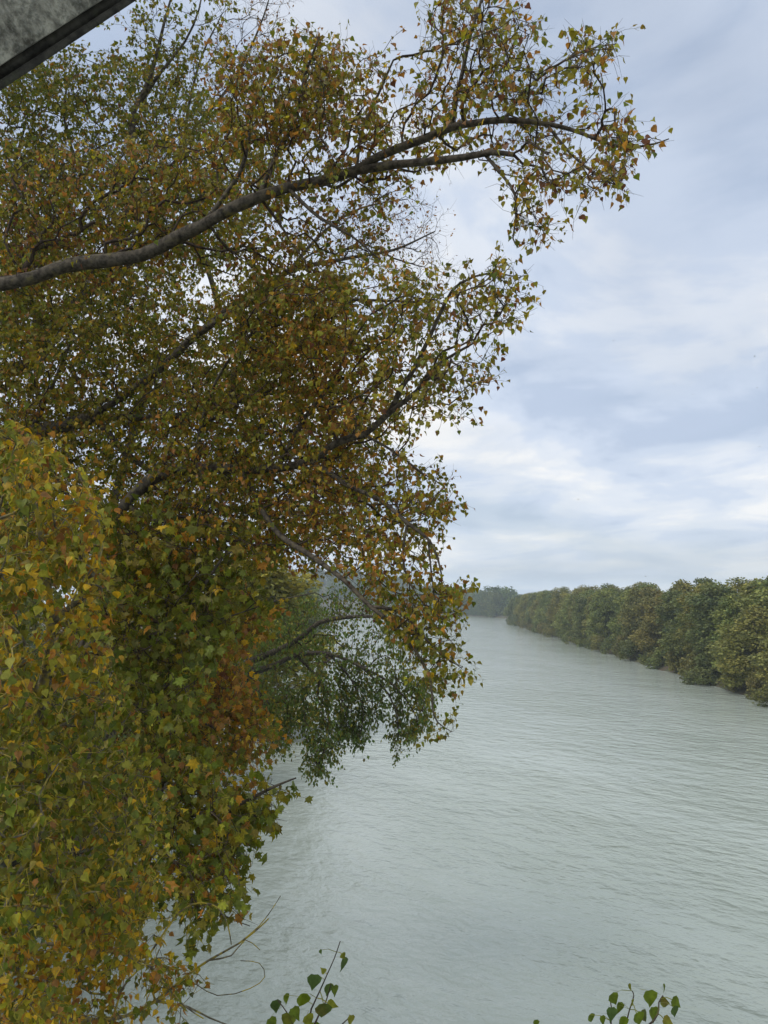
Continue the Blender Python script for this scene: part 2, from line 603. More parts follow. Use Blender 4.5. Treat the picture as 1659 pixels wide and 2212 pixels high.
def dress(root, sk, tw, pal, size, per, blade='poplar', petiole=True, singles=300, tw_len=(0.10, 0.26), n_tw=2,
          hang=0.55, clear=None, thin=None, lean=None, keep=None, view_bias=False, spread_noise=0.24, smult=None):
    """twiglets at every terminal, leaves along them; the largest in view become single leaf parts"""
    term = sk.term if keep is None else sk.term[keep]
    tp = sk.pos[term]
    td = norm(sk.pos[term] - sk.pos[sk.par[term]])
    m = len(term)
    a = np.repeat(np.arange(m), n_tw)
    d = norm(td[a] * 0.7 + rng.normal(0, 0.55, (len(a), 3)) + np.array((0, 0, -0.1)))
    ln = rng.uniform(*tw_len, len(a))
    st = tp[a] - td[a] * rng.uniform(0, 0.08, len(a))[:, None]
    side = norm(np.cross(d, rng.normal(0, 1, (len(a), 3))))
    mid = st + d * (ln * 0.5)[:, None] + side * (ln * 0.10)[:, None]
    end = st + d * ln[:, None]
    # twiglet tubes: 3 sides, 3 rings
    if tw is not None:
        u = side; v = np.cross(d, u)
        rr = np.array((0.0022, 0.0017, 0.0009)) * (size / 0.06) ** 0.8
        rings = []
        for c, r in zip((st, mid, end), rr):
            for k in range(3):
                an = k * 2.0944
                rings.append(c + r * (math.cos(an) * u + math.sin(an) * v))
        Vt = np.stack(rings, 1)
        q = []
        for j in range(2):
            for k in range(3):
                q.append((j * 3 + k, j * 3 + (k + 1) % 3, j * 3 + 3 + (k + 1) % 3, j * 3 + 3 + k))
        Q = (np.array(q)[None] + (np.arange(len(a)) * 9)[:, None, None]).reshape(-1, 4) + tw.n
        tw.v.append(Vt.reshape(-1, 3)); tw.q.append(Q); tw.n += len(a) * 9
        tw.build("twigs", TWIG if root.get('lichen') is None else BARK_LICHEN, root, 'stuff')
    # leaves
    k = rng.poisson(per / n_tw, len(a))
    b = np.repeat(np.arange(len(a)), k)
    n = len(b)
    t = rng.uniform(0.1, 1.0, n)[:, None]
    foot = np.where(t < 0.5, st[b] + (mid[b] - st[b]) * t * 2, mid[b] + (end[b] - mid[b]) * (t * 2 - 1))
    pdir = norm(d[b] * 0.35 + rng.normal(0, 0.6, (n, 3)) + np.array((0, 0, 0.05)))
    if clear is not None or thin is not None:
        pxl, pyl, dl = project(foot)
        ok = np.ones(n, bool)
        if thin is not None:
            ok &= rng.uniform(0, 1, n) < thin(pxl, pyl)
        if clear is not None:
            for P, hw in clear:
                Q = np.array(P, float)
                for i in range(len(Q) - 1):
                    ab = Q[i + 1, :2] - Q[i, :2]
                    tt = np.clip(((pxl - Q[i, 0]) * ab[0] + (pyl - Q[i, 1]) * ab[1]) / (ab @ ab), 0, 1)
                    dd = np.hypot(pxl - Q[i, 0] - tt * ab[0], pyl + 6 - Q[i, 1] - tt * ab[1])
                    zd = Q[i, 2] + (Q[i + 1, 2] - Q[i, 2]) * tt
                    ok &= ~((dd < hw + 9) & (dl < zd + 0.05) & (rng.uniform(0, 1, n) < 0.34))
        b, foot, pdir = b[ok], foot[ok], pdir[ok]
        n = len(b)
    sz = size * rng.uniform(0.6, 1.25, n)
    if smult is not None:
        sz = sz * smult(foot)
    plen = sz * rng.uniform(0.5, 1.0, n)
    bax = norm(pdir * 0.6 + rng.normal(0, 0.35, (n, 3)) + np.array((0, 0, -hang * 1.6)))
    bnr = norm(rng.normal(0, 0.6, (n, 3)) + np.array((0, -0.25, 0.55)))
    # coherent colour: terminals near each other turn together
    base_u = np.array([mnoise.noise(Vector(p * 0.9)) for p in tp]) * 0.8 + rng.normal(0, 0.16, m)
    uu = 0.5 + base_u[a[b]] * spread_noise * 1.6 + rng.normal(0, 0.27, n)
    if lean is not None:
        uu = uu + lean(foot)
    uu = np.abs(uu); uu = np.where(uu > 1, 2 - uu, uu)
    tint, ci = palette_cols(n, pal, np.clip(uu, 0, 0.9999))
    chosen = np.zeros(n, bool)
    if singles:
        rel = foot - CAM
        dist = np.linalg.norm(rel, axis=1)
        fwd = rel[:, 1]
        px = rel[:, 0] / np.maximum(fwd, 0.1)
        vis = (np.abs(px) < 0.5) & (fwd > 0.5)
        score = np.where(vis, sz / dist, -1)
        chosen[np.argsort(-score)[:singles]] = True
        for i in np.where(chosen)[0]:
            p, bx = pdir[i], bax[i]
            ang = math.degrees(math.acos(max(-1, min(1, float(p @ bx)))))
            bend = min((15, 55, 95), key=lambda q: abs(q - ang))
            zz = -(bx - p * (bx @ p))
            if np.linalg.norm(zz) < 1e-3:
                zz = np.array((0, 0, 1.0))
            x, y, z = frames(p[None], zz[None])
            roll = int(rng.choice((-50, 0, 50)))
            me = leaf_variant(blade, bend, roll, pal[ci[i]][2] if len(pal[ci[i]]) > 2 else str(pal[ci[i]][0]), pal[ci[i]][0])
            o = bpy.data.objects.new("leaf", me)
            M = np.eye(4)
            s = sz[i]
            M[:3, 0] = x[0] * s * rng.uniform(0.85, 1.15); M[:3, 1] = y[0] * s; M[:3, 2] = z[0] * s
            M[:3, 3] = foot[i] - np.array(root.location)
            o.parent = root
            o.matrix_local = Matrix(M.tolist())
            C.objects.link(o)
    r = ~chosen
    if r.any():
        V, F, T = leaf_geometry(foot[r], pdir[r], plen[r], bax[r], bnr[r], sz[r], tint[r], blade, petiole)
        mesh_np("foliage", V, F, LEAF, root, T, kind='stuff')
    return n


def project(A):
    c, s_ = math.cos(PITCH), math.sin(PITCH)
    rel = A - CAM
    d = np.maximum(rel[:, 1] * c + rel[:, 2] * s_, 0.05)
    return 829.5 + rel[:, 0] / d * FPX, 1106 - (-rel[:, 1] * s_ + rel[:, 2] * c) / d * FPX, d


def clear_limbs(A, lines, half=17.0):
    """move twig ends that hang just in front of a stout limb to just behind it"""
    A = A.copy()
    for P in lines:
        Q = catmull(np.array(P, float), 0)
        Q = np.vstack([Q[i] + (Q[i + 1] - Q[i]) * t for i in range(len(Q) - 1) for t in np.linspace(0, 1, 12, endpoint=False)[:, None]])
        c, s_ = math.cos(PITCH), math.sin(PITCH)
        rel = A - CAM
        d = rel[:, 1] * c + rel[:, 2] * s_
        yy = -rel[:, 1] * s_ + rel[:, 2] * c
        px, py = 829.5 + rel[:, 0] / d * FPX, 1106 - yy / d * FPX
        D = (px[:, None] - Q[None, :, 0]) ** 2 + (py[:, None] - 12 - Q[None, :, 1]) ** 2
        j = D.argmin(1)
        m = (D[np.arange(len(A)), j] < (half * 1.6) ** 2) & (d < Q[j, 2] + 0.25) & (d > Q[j, 2] - 2.5)
        nd = Q[j, 2] + 0.25 + rng.uniform(0, 0.6, len(A))
        A[m] = at_many(px[m], py[m], nd[m])
    return A


def limb(pts, r_a, r_b, pw=1.0):
    """(px, py, depth) points to xyz + tapering radius"""
    P = np.array([at(*p) for p in pts])
    t = np.linspace(0, 1, len(P)) ** pw
    return np.column_stack((P, r_a + (r_b - r_a) * t))


def limb_from(base, pts, radii):
    P = np.array([np.array(base, float)] + [at(*p) for p in pts])
    return np.column_stack((P, np.interp(np.linspace(0, 1, len(P)), np.linspace(0, 1, len(radii)), radii)))


def cloud(specs):
    """specs: (polygon, count, depth function or (mean, sd), spread) -> attractor points"""
    res = []
    for poly, n, dep, *sp in specs:
        q = sample_poly(poly, n, sp[0] if sp else 38)
        if callable(dep):
            d = dep(q[:, 0], q[:, 1])
        else:
            d = rng.normal(dep[0], dep[1], n).clip(dep[0] - 2.2 * dep[1], dep[0] + 2.2 * dep[1])
        res.append(at_many(q[:, 0], q[:, 1], d))
    return np.vstack(res)


# ------------------------------------------------------------------ the ground: banks, hill, water
def ground_material():
    m, t, o = new_mat("bank_soil")
    g = t.nodes.new("ShaderNodeNewGeometry")
    n1 = noise_tex(t, g.outputs['Position'], 0.6, 6, 0.6)
    n2 = noise_tex(t, g.outputs['Position'], 6.0, 5, 0.7)
    c = mix_rgb(t, ramp(t, n1, ((0.35, 0.0), (0.65, 1.0))), (0.07, 0.055, 0.035), (0.055, 0.07, 0.025))
    c = mix_rgb(t, ramp(t, n2, ((0.5, 0.0), (0.7, 0.8))), c, (0.16, 0.09, 0.04))
    b = t.nodes.new("ShaderNodeBump")
    b.inputs['Strength'].default_value = 0.6
    b.inputs['Distance'].default_value = 0.1
    t.links.new(n2, b.inputs['Height'])
    p = t.nodes.new("ShaderNodeBsdfPrincipled")
    p.inputs['Roughness'].default_value = 0.95
    t.links.new(c, p.inputs['Base Color'])
    t.links.new(b.outputs[0], p.inputs['Normal'])
    t.links.new(p.outputs[0], o.inputs[0])
    return m


SOIL = ground_material()
PROFILE = ((-6, -2.0), (-1.5, -0.5), (0.0, 0.02), (0.8, 0.45), (2.5, 0.95), (8, 1.4), (30, 2.0), (120, 3.0), (700, 6.0))


def bank(name, line, outs, label, prof=PROFILE):
    line = np.asarray(line, float); outs = norm(np.asarray(outs, float))
    t = np.concatenate(([0], np.cumsum(np.linalg.norm(np.diff(line, axis=0), axis=1))))
    tt = np.concatenate([np.linspace(t[i], t[i + 1], max(2, int((t[i + 1] - t[i]) / 3.0)), endpoint=False) for i in range(len(t) - 1)] + [[t[-1]]])
    px = np.interp(tt, t, line[:, 0]); py = np.interp(tt, t, line[:, 1])
    ox = np.interp(tt, t, outs[:, 0]); oy = np.interp(tt, t, outs[:, 1])
    V = []
    for d, z in prof:
        jig = np.array([mnoise.noise(Vector((x * 0.21, y * 0.21, d * 0.3))) for x, y in zip(px, py)])
        k = min(1.0, max(0.0, (9 - abs(d)) / 9))
        V.append(np.stack((px + ox * (d + jig * 0.9 * k), py + oy * (d + jig * 0.9 * k), z + (jig * 0.3 if d > 1 else 0 * jig)), -1))
    V = np.stack(V, 1)
    a, b = V.shape[:2]
    idx = np.arange(a * b).reshape(a, b)
    Q = np.stack((idx[:-1, :-1], idx[1:, :-1], idx[1:, 1:], idx[:-1, 1:]), -1).reshape(-1, 4)
    o = mesh_np(name, V.reshape(-1, 3), Q, SOIL, smooth=True)
    tag(o, label, None, None, 'structure')
    return o


bank("left_bank", [(4.5, -12), (4.5, 5.5), (2, 8.5), (-4, 11), (-9.5, 14), (-10.5, 22), (-12, 45), (-13, 70), (-16, 120), (-26, 300), (-22, 450), (10, 640)],
     [(-1, 0), (-1, -0.1), (-1, -0.6), (-1, -0.6), (-1, -0.2), (-1, 0), (-1, 0), (-1, 0), (-1, 0), (-1, 0), (-1, 0), (-1, 0.4)],
     "earthy left river bank under the overhanging trees")
bank("right_bank", [(40, -20), (37, 30), (38.5, 77), (41.5, 114), (49, 213), (58, 345), (63, 357), (72, 362)],
     [(1, 0), (1, 0), (1, 0), (1, 0), (1, 0), (1, 0), (1, -0.3), (1, -0.6)],
     "low wooded right bank of the river")
bank("far_bank", [(-22, 560), (10, 680), (30, 700), (48, 600), (72, 455), (110, 425), (260, 410), (600, 420)],
     [(-0.3, 1), (0, 1), (0.2, 1), (0.4, 1), (0.5, 1), (0.2, 1), (0, 1), (0, 1)],
     "far bank where the river bends")


def water_material():
    m, t, o = new_mat("river_water")
    g = t.nodes.new("ShaderNodeNewGeometry")
    pos = g.outputs['Position']

    def mapped(rot, sx, sy):
        mp = t.nodes.new("ShaderNodeMapping")
        mp.inputs['Rotation'].default_value = (0, 0, math.radians(rot))
        mp.vector_type = 'TEXTURE'
        mp.inputs['Scale'].default_value = (sx, sy, 1)
        t.links.new(pos, mp.inputs[0])
        return mp.outputs[0]
    n1 = noise_tex(t, mapped(-42, 1.35, 0.9), 1.0, 6, 0.55, 0.15)
    n2 = noise_tex(t, mapped(-30, 0.42, 0.30), 1.0, 3, 0.55, 0.15)
    n3 = noise_tex(t, mapped(-30, 16.0, 8.0), 1.0, 4, 0.6, 0.6)
    big = noise_tex(t, mapped(-80, 60.0, 16.0), 1.0, 4, 0.6, 0.5)
    h = math_node(t, 'ADD', a=math_node(t, 'MULTIPLY', a=n1, vb=0.34), b=math_node(t, 'MULTIPLY', a=n2, vb=0.10))
    h = math_node(t, 'ADD', a=h, b=math_node(t, 'MULTIPLY', a=n3, vb=0.4))
    b = t.nodes.new("ShaderNodeBump")
    patch = noise_tex(t, mapped(-55, 26.0, 9.0), 1.0, 5, 0.6, 0.6)
    t.links.new(ramp(t, patch, ((0.36, 0.5), (0.62, 1.0))), b.inputs['Strength'])
    b.inputs['Distance'].default_value = 0.7
    t.links.new(h, b.inputs['Height'])
    p = t.nodes.new("ShaderNodeBsdfPrincipled")
    col = mix_rgb(t, ramp(t, big, ((0.35, 0.0), (0.65, 1.0))), (0.335, 0.385, 0.33), (0.395, 0.445, 0.395))
    t.links.new(col, p.inputs['Base Color'])
    p.inputs['Roughness'].default_value = 0.07
    p.inputs['IOR'].default_value = 1.33
    p.inputs['Specular IOR Level'].default_value = 1.0
    t.links.new(b.outputs[0], p.inputs['Normal'])
    t.links.new(p.outputs[0], o.inputs[0])
    return m


WATER = water_material()
wv = np.array([(-1500, -300, 0), (1500, -300, 0), (1500, 2500, 0), (-1500, 2500, 0)], float)
tag(mesh_np("river_water", wv, np.array([[0, 1, 2, 3]]), WATER), "wide milky grey-green river with small ripples", None, None, 'structure')


# wooded hill beyond the bend
def hill_z(x, y):
    return 36.0 * np.exp(-(((x + 75) / 150) ** 2 + ((y - 900) / 150) ** 2)) - 1.0


gx, gy = np.meshgrid(np.linspace(-520, 420, 60), np.linspace(690, 1400, 40), indexing='ij')
hv = np.stack((gx, gy, hill_z(gx, gy) + 0.6), -1)
idx = np.arange(gx.size).reshape(gx.shape)
hq = np.stack((idx[:-1, :-1], idx[1:, :-1], idx[1:, 1:], idx[:-1, 1:]), -1).reshape(-1, 4)
tag(mesh_np("hill", hv.reshape(-1, 3), hq, SOIL, smooth=True), "low wooded hill beyond the river bend", None, None, 'structure')


# ------------------------------------------------------------------ bridge beam overhead
def concrete_material():
    m, t, o = new_mat("weathered_concrete")
    g = t.nodes.new("ShaderNodeNewGeometry")
    pos = g.outputs['Position']
    n1 = noise_tex(t, pos, 11.0, 8, 0.66, 0.3)
    n2 = noise_tex(t, pos, 32.0, 6, 0.7, 0.2)
    n3 = noise_tex(t, pos, 130.0, 3, 0.6)
    c = mix_rgb(t, ramp(t, n1, ((0.32, 0.0), (0.62, 1.0))), (0.065, 0.058, 0.043), (0.52, 0.49, 0.41))
    c = mix_rgb(t, ramp(t, n2, ((0.42, 0.0), (0.62, 0.75))), c, (0.09, 0.088, 0.07))
    c = mix_rgb(t, ramp(t, n3, ((0.45, 0.0), (0.7, 0.25))), c, (0.5, 0.5, 0.47))
    b = t.nodes.new("ShaderNodeBump")
    b.inputs['Strength'].default_value = 0.5
    b.inputs['Distance'].default_value = 0.01
    t.links.new(n2, b.inputs['Height'])
    p = t.nodes.new("ShaderNodeBsdfPrincipled")
    p.inputs['Roughness'].default_value = 0.9
    t.links.new(c, p.inputs['Base Color'])
    t.links.new(b.outputs[0], p.inputs['Normal'])
    t.links.new(p.outputs[0], o.inputs[0])
    return m


CONC = concrete_material()
DARKC = bark_material("shade_black_concrete", (0.07, 0.065, 0.052), (0.018, 0.017, 0.014), (0.05, 0.055, 0.03), 0.5, 0.7, 18)  # shade of the groove and underside lip, painted in as near-black concrete


def prism(name, P0, P1, prof, V, W, mat, parent):
    """extrude a closed (v, w) profile from P0 to P1"""
    prof = np.array(prof, float)
    n = len(prof)
    ring = prof[:, 0:1] * V + prof[:, 1:2] * W
    segs = 12
    vs = np.vstack([P0 + (P1 - P0) * s / segs + ring for s in range(segs + 1)])
    f4 = [(s * n + i, s * n + (i + 1) % n, (s + 1) * n + (i + 1) % n, (s + 1) * n + i) for s in range(segs) for i in range(n)]
    caps = np.array([list(range(n))[::-1], [segs * n + i for i in range(n)]])
    return mesh_np(name, vs, [np.array(f4), caps], mat, parent)


A0, A1 = at(-620, 603, 1.75), at(760, -311, 3.1)
u = norm(A1 - A0)
view = norm((A0 + A1) / 2 - CAM)
Vv = norm(np.cross(u, view)); Vv = Vv if Vv[2] > 0 else -Vv          # up the face
Wv = norm(np.cross(u, Vv)); Wv = Wv if Wv @ view > 0 else -Wv         # away from the camera
beam = empty("bridge_beam", A0)
tag(beam, "mottled grey concrete bridge beam slanting overhead at the top corner", "bridge beam")
prism("girder", A0, A1, [(0.045, 0.03), (0.047, 0.0), (0.80, -0.02), (0.80, 0.42), (0.045, 0.42)], Vv, Wv, CONC, beam)
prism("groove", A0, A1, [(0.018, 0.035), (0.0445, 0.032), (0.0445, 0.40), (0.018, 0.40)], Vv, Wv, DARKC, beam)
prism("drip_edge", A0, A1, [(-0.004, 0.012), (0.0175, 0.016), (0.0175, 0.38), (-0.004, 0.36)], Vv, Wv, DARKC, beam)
Pf = A0 + Vv * 0.4 + Wv * 0.2
pl = np.array([(Pf[0] + sx * 0.25, Pf[1] + sy * 0.25, z) for z in (-1.0, Pf[2] + 0.1) for sx, sy in ((-1, -1), (1, -1), (1, 1), (-1, 1))])
mesh_np("post", pl, np.array([(0, 1, 5, 4), (1, 2, 6, 5), (2, 3, 7, 6), (3, 0, 4, 7), (4, 5, 6, 7), (3, 2, 1, 0)]), CONC, beam)


# ------------------------------------------------------------------ the near poplars
def tree_root(name, base, label, cat="tree", group=None, lichen=False):
    r = empty(name, base)
    tag(r, label, cat, group)
    if lichen:
        r['lichen'] = 1
    return r


# --- poplar whose limb reaches over the water at the top
dT1 = lambda x, y: np.interp(x, (0, 250, 700, 1050, 1400), (7.0, 6.9, 6.4, 5.6, 4.9)) + rng.normal(0, 0.42, len(x)).clip(-0.9, 0.9)
b1 = (-7.2, 6.2, 0.8)
t1 = tree_root("poplar_tree", b1, "brown-leaved poplar whose long dark limb reaches furthest over the river against the sky", group="poplars leaning over the left bank")
limbs = [
    np.vstack((np.column_stack((np.array([b1, (-7.0, 6.3, 4.0), (-6.2, 6.5, 8.0), (-4.9, 6.6, 11.0)]), (0.19, 0.17, 0.15, 0.11))),
               limb([(-60, 640, 6.9), (0, 615, 6.85)], 0.056, 0.052))),
    limb([(0, 615, 6.85), (70, 600, 6.85), (150, 572, 6.8), (230, 562, 6.8), (310, 550, 6.75), (380, 512, 6.7), (440, 485, 6.6), (500, 450, 6.5), (560, 425, 6.45), (620, 405, 6.4), (700, 390, 6.3), (770, 368, 6.2)], 0.052, 0.034),
    limb([(770, 368, 6.2), (815, 338, 6.1), (870, 315, 6.0), (915, 300, 5.95), (975, 275, 5.85), (1030, 265, 5.75), (1080, 260, 5.65), (1150, 264, 5.5), (1210, 274, 5.4), (1260, 290, 5.3), (1310, 310, 5.2), (1360, 318, 5.1), (1410, 312, 5.0), (1445, 300, 4.95)], 0.040, 0.004, 0.9),
    limb([(770, 368, 6.2), (850, 356, 6.05), (920, 350, 5.9), (1000, 340, 5.75), (1060, 330, 5.6), (1110, 335, 5.5)], 0.040, 0.018),
    limb([(1050, 337, 5.65), (1090, 385, 5.5), (1112, 420, 5.45), (1115, 470, 5.4), (1108, 515, 5.4), (1120, 535, 5.4)], 0.014, 0.004),
    limb([(975, 275, 5.85), (985, 215, 5.85), (1000, 150, 5.8), (1015, 80, 5.75), (1040, 0, 5.7), (1060, -60, 5.7)], 0.022, 0.007),
    limb([(1090, 260, 5.65), (1130, 200, 5.55), (1190, 150, 5.4), (1260, 110, 5.25), (1330, 95, 5.1)], 0.014, 0.004),
    limb([(1180, 268, 5.45), (1230, 330, 5.3), (1290, 380, 5.2), (1330, 400, 5.1)], 0.012, 0.004),
    limb([(560, 425, 6.45), (600, 330, 6.5), (640, 250, 6.4), (660, 160, 6.3), (690, 80, 6.2)], 0.030, 0.008),
    limb([(440, 485, 6.6), (520, 370, 6.8), (540, 280, 6.9), (560, 180, 7.0)], 0.020, 0.006),
    limb([(770, 368, 6.2), (780, 290, 6.3), (810, 220, 6.3), (850, 130, 6.2)], 0.018, 0.006),
    limb([(620, 405, 6.4), (690, 470, 6.2), (760, 510, 6.1), (820, 560, 6.0)], 0.018, 0.006),
]
at1 = cloud([
    ([(640, 110), (760, 100), (800, 110), (905, 110), (915, 40), (950, -40), (1120, -40), (1150, 60), (1160, 170), (1190, 300), (1120, 360), (1000, 345), (930, 380), (880, 420), (800, 460), (640, 480), (560, 420), (570, 250)], 680, dT1),
    ([(1120, 150), (1165, 150), (1220, 95), (1290, 72), (1360, 85), (1330, 150), (1300, 200), (1360, 260), (1370, 330), (1350, 395), (1270, 455), (1190, 435), (1060, 400), (1060, 350), (1150, 300)], 215, dT1, 24),
    ([(1070, 410), (1175, 420), (1185, 530), (1130, 535), (1110, 470)], 34, dT1, 20),
    ([(1340, 300), (1385, 290), (1440, 295), (1440, 310), (1385, 320)], 6, dT1, 10),
    ([(0, 330), (300, 300), (560, 260), (640, 480), (800, 460), (870, 470), (810, 560), (740, 640), (600, 640), (400, 560), (0, 700)], 1000, lambda x, y: dT1(x, y) + 0.55),
    ([(440, 110), (560, 90), (640, 60), (740, 75), (760, 250), (640, 300), (480, 300)], 330, dT1),
])
LIMB1 = [([(-20, 618, 6.85), (70, 600, 6.85), (150, 572, 6.8), (230, 562, 6.8), (310, 550, 6.75), (380, 512, 6.7), (440, 485, 6.6), (500, 450, 6.5), (560, 425, 6.45), (620, 405, 6.4)], 20),
         ([(760, 372, 6.2), (815, 338, 6.1), (870, 315, 6.0), (915, 300, 5.95), (975, 275, 5.85), (1030, 265, 5.75), (1080, 260, 5.65), (1150, 264, 5.5), (1210, 274, 5.4), (1260, 290, 5.3)], 10),
         ([(780, 368, 6.2), (850, 356, 6.05), (920, 350, 5.9), (1000, 340, 5.75), (1060, 330, 5.6)], 9)]
at1 = clear_limbs(at1, [p for p, _ in LIMB1])
sk = grow(limbs, at1, bf=0.22)
tw = build_wood(sk, t1, BARK, TWIG, ["trunk"] + ["branch"] * 11)
thin1 = lambda x, y: np.interp(x, (0, 650, 900, 1100, 1400), (1.0, 1.0, 0.72, 0.55, 0.50))
dress(t1, sk, tw, [(DG, 0.08), (GR, 0.19), (OL, 0.28), (BR, 0.15), (YG, 0.10), (RB, 0.07), (OR, 0.08), (YE, 0.05)], 0.045, 8.6, clear=LIMB1, thin=thin1)

# --- second poplar: limb rising out of the crown below, with branches hanging to the water
dT2 = lambda x, y: np.interp(x, (0, 400, 800, 1000), (8.2, 7.6, 6.8, 6.0)) + rng.normal(0, 0.55, len(x)).clip(-1.1, 1.1)
b2 = (-9.0, 8.6, 0.9)
t2 = tree_root("poplar_tree", b2, "brown and gold poplar whose long shoots hang furthest down over the open water", group="poplars leaning over the left bank")
limbs = [
    np.vstack((np.column_stack((np.array([b2, (-8.6, 8.5, 4.0), (-7.0, 8.4, 7.4), (-5.6, 8.3, 8.8)]), (0.20, 0.18, 0.16, 0.13))),
               limb([(-60, 1300, 8.3), (100, 1240, 8.3), (200, 1172, 8.2)], 0.075, 0.055))),
    limb([(200, 1172, 8.2), (260, 1104, 8.1), (330, 1032, 8.0), (420, 1010, 7.8), (520, 1015, 7.6), (600, 1012, 7.4), (671, 995, 7.2), (731, 955, 7.0), (787, 939, 6.9)], 0.052, 0.034),
    limb([(787, 939, 6.9), (843, 891, 6.8), (863, 843, 6.75), (891, 803, 6.7), (931, 723, 6.6), (963, 651, 6.5), (995, 611, 6.4), (1060, 590, 6.3), (1120, 600, 6.2)], 0.032, 0.005),
    limb([(843, 891, 6.8), (900, 845, 6.6), (930, 800, 6.5), (990, 760, 6.4), (1060, 720, 6.3)], 0.024, 0.005),
    limb([(671, 995, 7.2), (745, 1045, 6.8), (819, 1079, 6.5), (880, 1130, 6.2), (925, 1165, 6.05), (945, 1205, 6.0), (955, 1250, 5.95)], 0.026, 0.006),
    limb([(520, 1015, 7.6), (590, 1140, 7.0), (670, 1200, 6.6), (740, 1250, 6.3), (800, 1310, 6.1), (850, 1350, 6.0), (900, 1410, 5.9), (930, 1470, 5.85), (934, 1530, 5.8), (945, 1560, 5.8), (975, 1580, 5.8)], 0.030, 0.003),
    limb([(880, 1130, 6.2), (870, 1200, 6.1), (885, 1260, 6.0), (930, 1320, 5.9), (990, 1350, 5.85)], 0.012, 0.003),
    limb([(800, 1310, 6.1), (860, 1320, 6.0), (910, 1370, 5.9), (960, 1420, 5.85), (1000, 1440, 5.8)], 0.012, 0.003),
    limb([(600, 1012, 7.4), (660, 900, 7.2), (720, 820, 7.0), (760, 740, 6.9), (800, 680, 6.8)], 0.022, 0.006),
    limb([(420, 1010, 7.8), (440, 900, 7.6), (480, 800, 7.4), (560, 700, 7.2)], 0.022, 0.006),
    limb([(925, 1165, 6.05), (932, 1240, 6.0), (940, 1300, 5.95), (952, 1365, 5.9)], 0.007, 0.003),
    limb([(787, 939, 6.9), (850, 975, 6.7), (910, 1020, 6.5), (960, 1050, 6.4)], 0.012, 0.004),
]
at2 = cloud([
    ([(840, 640), (960, 600), (1080, 545), (1150, 610), (1148, 710), (1070, 750), (1080, 830), (1000, 840), (1040, 905), (1010, 940), (930, 900), (890, 960), (780, 960), (700, 880), (650, 760), (640, 690), (760, 690)], 520, dT2),
    ([(350, 800), (650, 760), (780, 960), (880, 980), (940, 1010), (980, 1045), (1000, 1100), (940, 1170), (880, 1140), (840, 1220), (700, 1240), (500, 1200), (300, 1150)], 1500, lambda x, y: dT2(x, y) + 0.35),
    ([(830, 1100), (940, 1160), (960, 1230), (1010, 1300), (985, 1370), (1010, 1440), (985, 1485), (930, 1500), (890, 1420), (850, 1370), (790, 1300), (740, 1230)], 230, lambda x, y: rng.normal(6.0, 0.25, len(x)), 26),
    ([(935, 1555), (985, 1560), (990, 1585), (940, 1590)], 5, lambda x, y: rng.normal(5.8, 0.03, len(x)), 10),
    ([(500, 620), (760, 600), (770, 760), (640, 800), (480, 780)], 480, dT2),
])
LIMB2 = [([(731, 955, 7.0), (787, 939, 6.9), (843, 891, 6.8), (863, 843, 6.75), (891, 803, 6.7), (931, 723, 6.6), (963, 651, 6.5)], 10),
         ([(590, 1140, 7.0), (670, 1200, 6.6), (740, 1250, 6.3), (800, 1310, 6.1)], 6),
         ([(819, 1079, 6.5), (880, 1130, 6.2), (925, 1165, 6.05), (945, 1205, 6.0)], 5)]
at2 = clear_limbs(at2, [p for p, _ in LIMB2])
sk = grow(limbs, at2, bf=0.22, droop=0.02)
tw = build_wood(sk, t2, BARK, TWIG, ["trunk"] + ["branch"] * 11)
thin2 = lambda x, y: np.where(y > 1060, 0.95, np.interp(x, (0, 700, 850, 1000, 1150), (1.0, 1.0, 0.75, 0.55, 0.48)))
dress(t2, sk, tw, [(DG, 0.07), (GR, 0.20), (OL, 0.30), (YG, 0.08), (BR, 0.13), (OR, 0.10), (YE, 0.08), (RB, 0.04)], 0.045, 9.0, clear=LIMB2, thin=thin2)

# --- tall poplars behind, at the upper left
b3 = (-10.5, 13.5, 1.0)
t3 = tree_root("poplar_tree", b3, "tall olive green poplar standing behind, its finely leaved top below the concrete beam", group="poplars leaning over the left bank")
limbs = [
    np.column_stack((np.array([b3, (-9.8, 13.2, 5), (-8.4, 12.8, 9.0), at(-120, 900, 12.2), at(86, 778, 11.8)]), (0.20, 0.18, 0.15, 0.12, 0.10))),
    limb([(86, 778, 11.8), (94, 738, 11.8), (108, 710, 11.7), (144, 680, 11.6), (173, 648, 11.6), (234, 587, 11.5), (259, 480, 11.5), (292, 425, 11.5), (285, 320, 11.5), (290, 238, 11.5), (316, 194, 11.4), (340, 112, 11.3), (352, 60, 11.3), (374, -20, 11.2)], 0.10, 0.014),
    limb([(300, 225, 11.5), (345, 160, 11.3), (400, 90, 11.2), (430, 20, 11.0), (440, -40, 11.0)], 0.03, 0.008),
    limb([(94, 738, 11.8), (60, 620, 12.2), (40, 500, 12.4), (30, 380, 12.5), (60, 250, 12.6)], 0.06, 0.012),
    limb([(173, 648, 11.6), (300, 560, 12.0), (420, 440, 12.2), (500, 330, 12.2), (540, 250, 12.2)], 0.05, 0.010),
    limb([(259, 480, 11.5), (180, 380, 12.0), (140, 260, 12.2), (150, 150, 12.2)], 0.04, 0.010),
]
at3 = cloud([
    ([(-60, 180), (80, 125), (170, 95), (260, 110), (330, 140), (420, 190), (480, 230), (560, 260), (620, 420), (500, 560), (300, 700), (-60, 750)], 2600, (12.4, 1.0), 40),
    ([(225, 20), (330, -50), (560, -50), (500, 60), (440, 200), (340, 210)], 100, (11.2, 0.4), 40),
])
sk = grow(limbs, at3, step=0.2, bf=0.2)
tw = build_wood(sk, t3, BARK, TWIG, ["trunk"] + ["branch"] * 5)
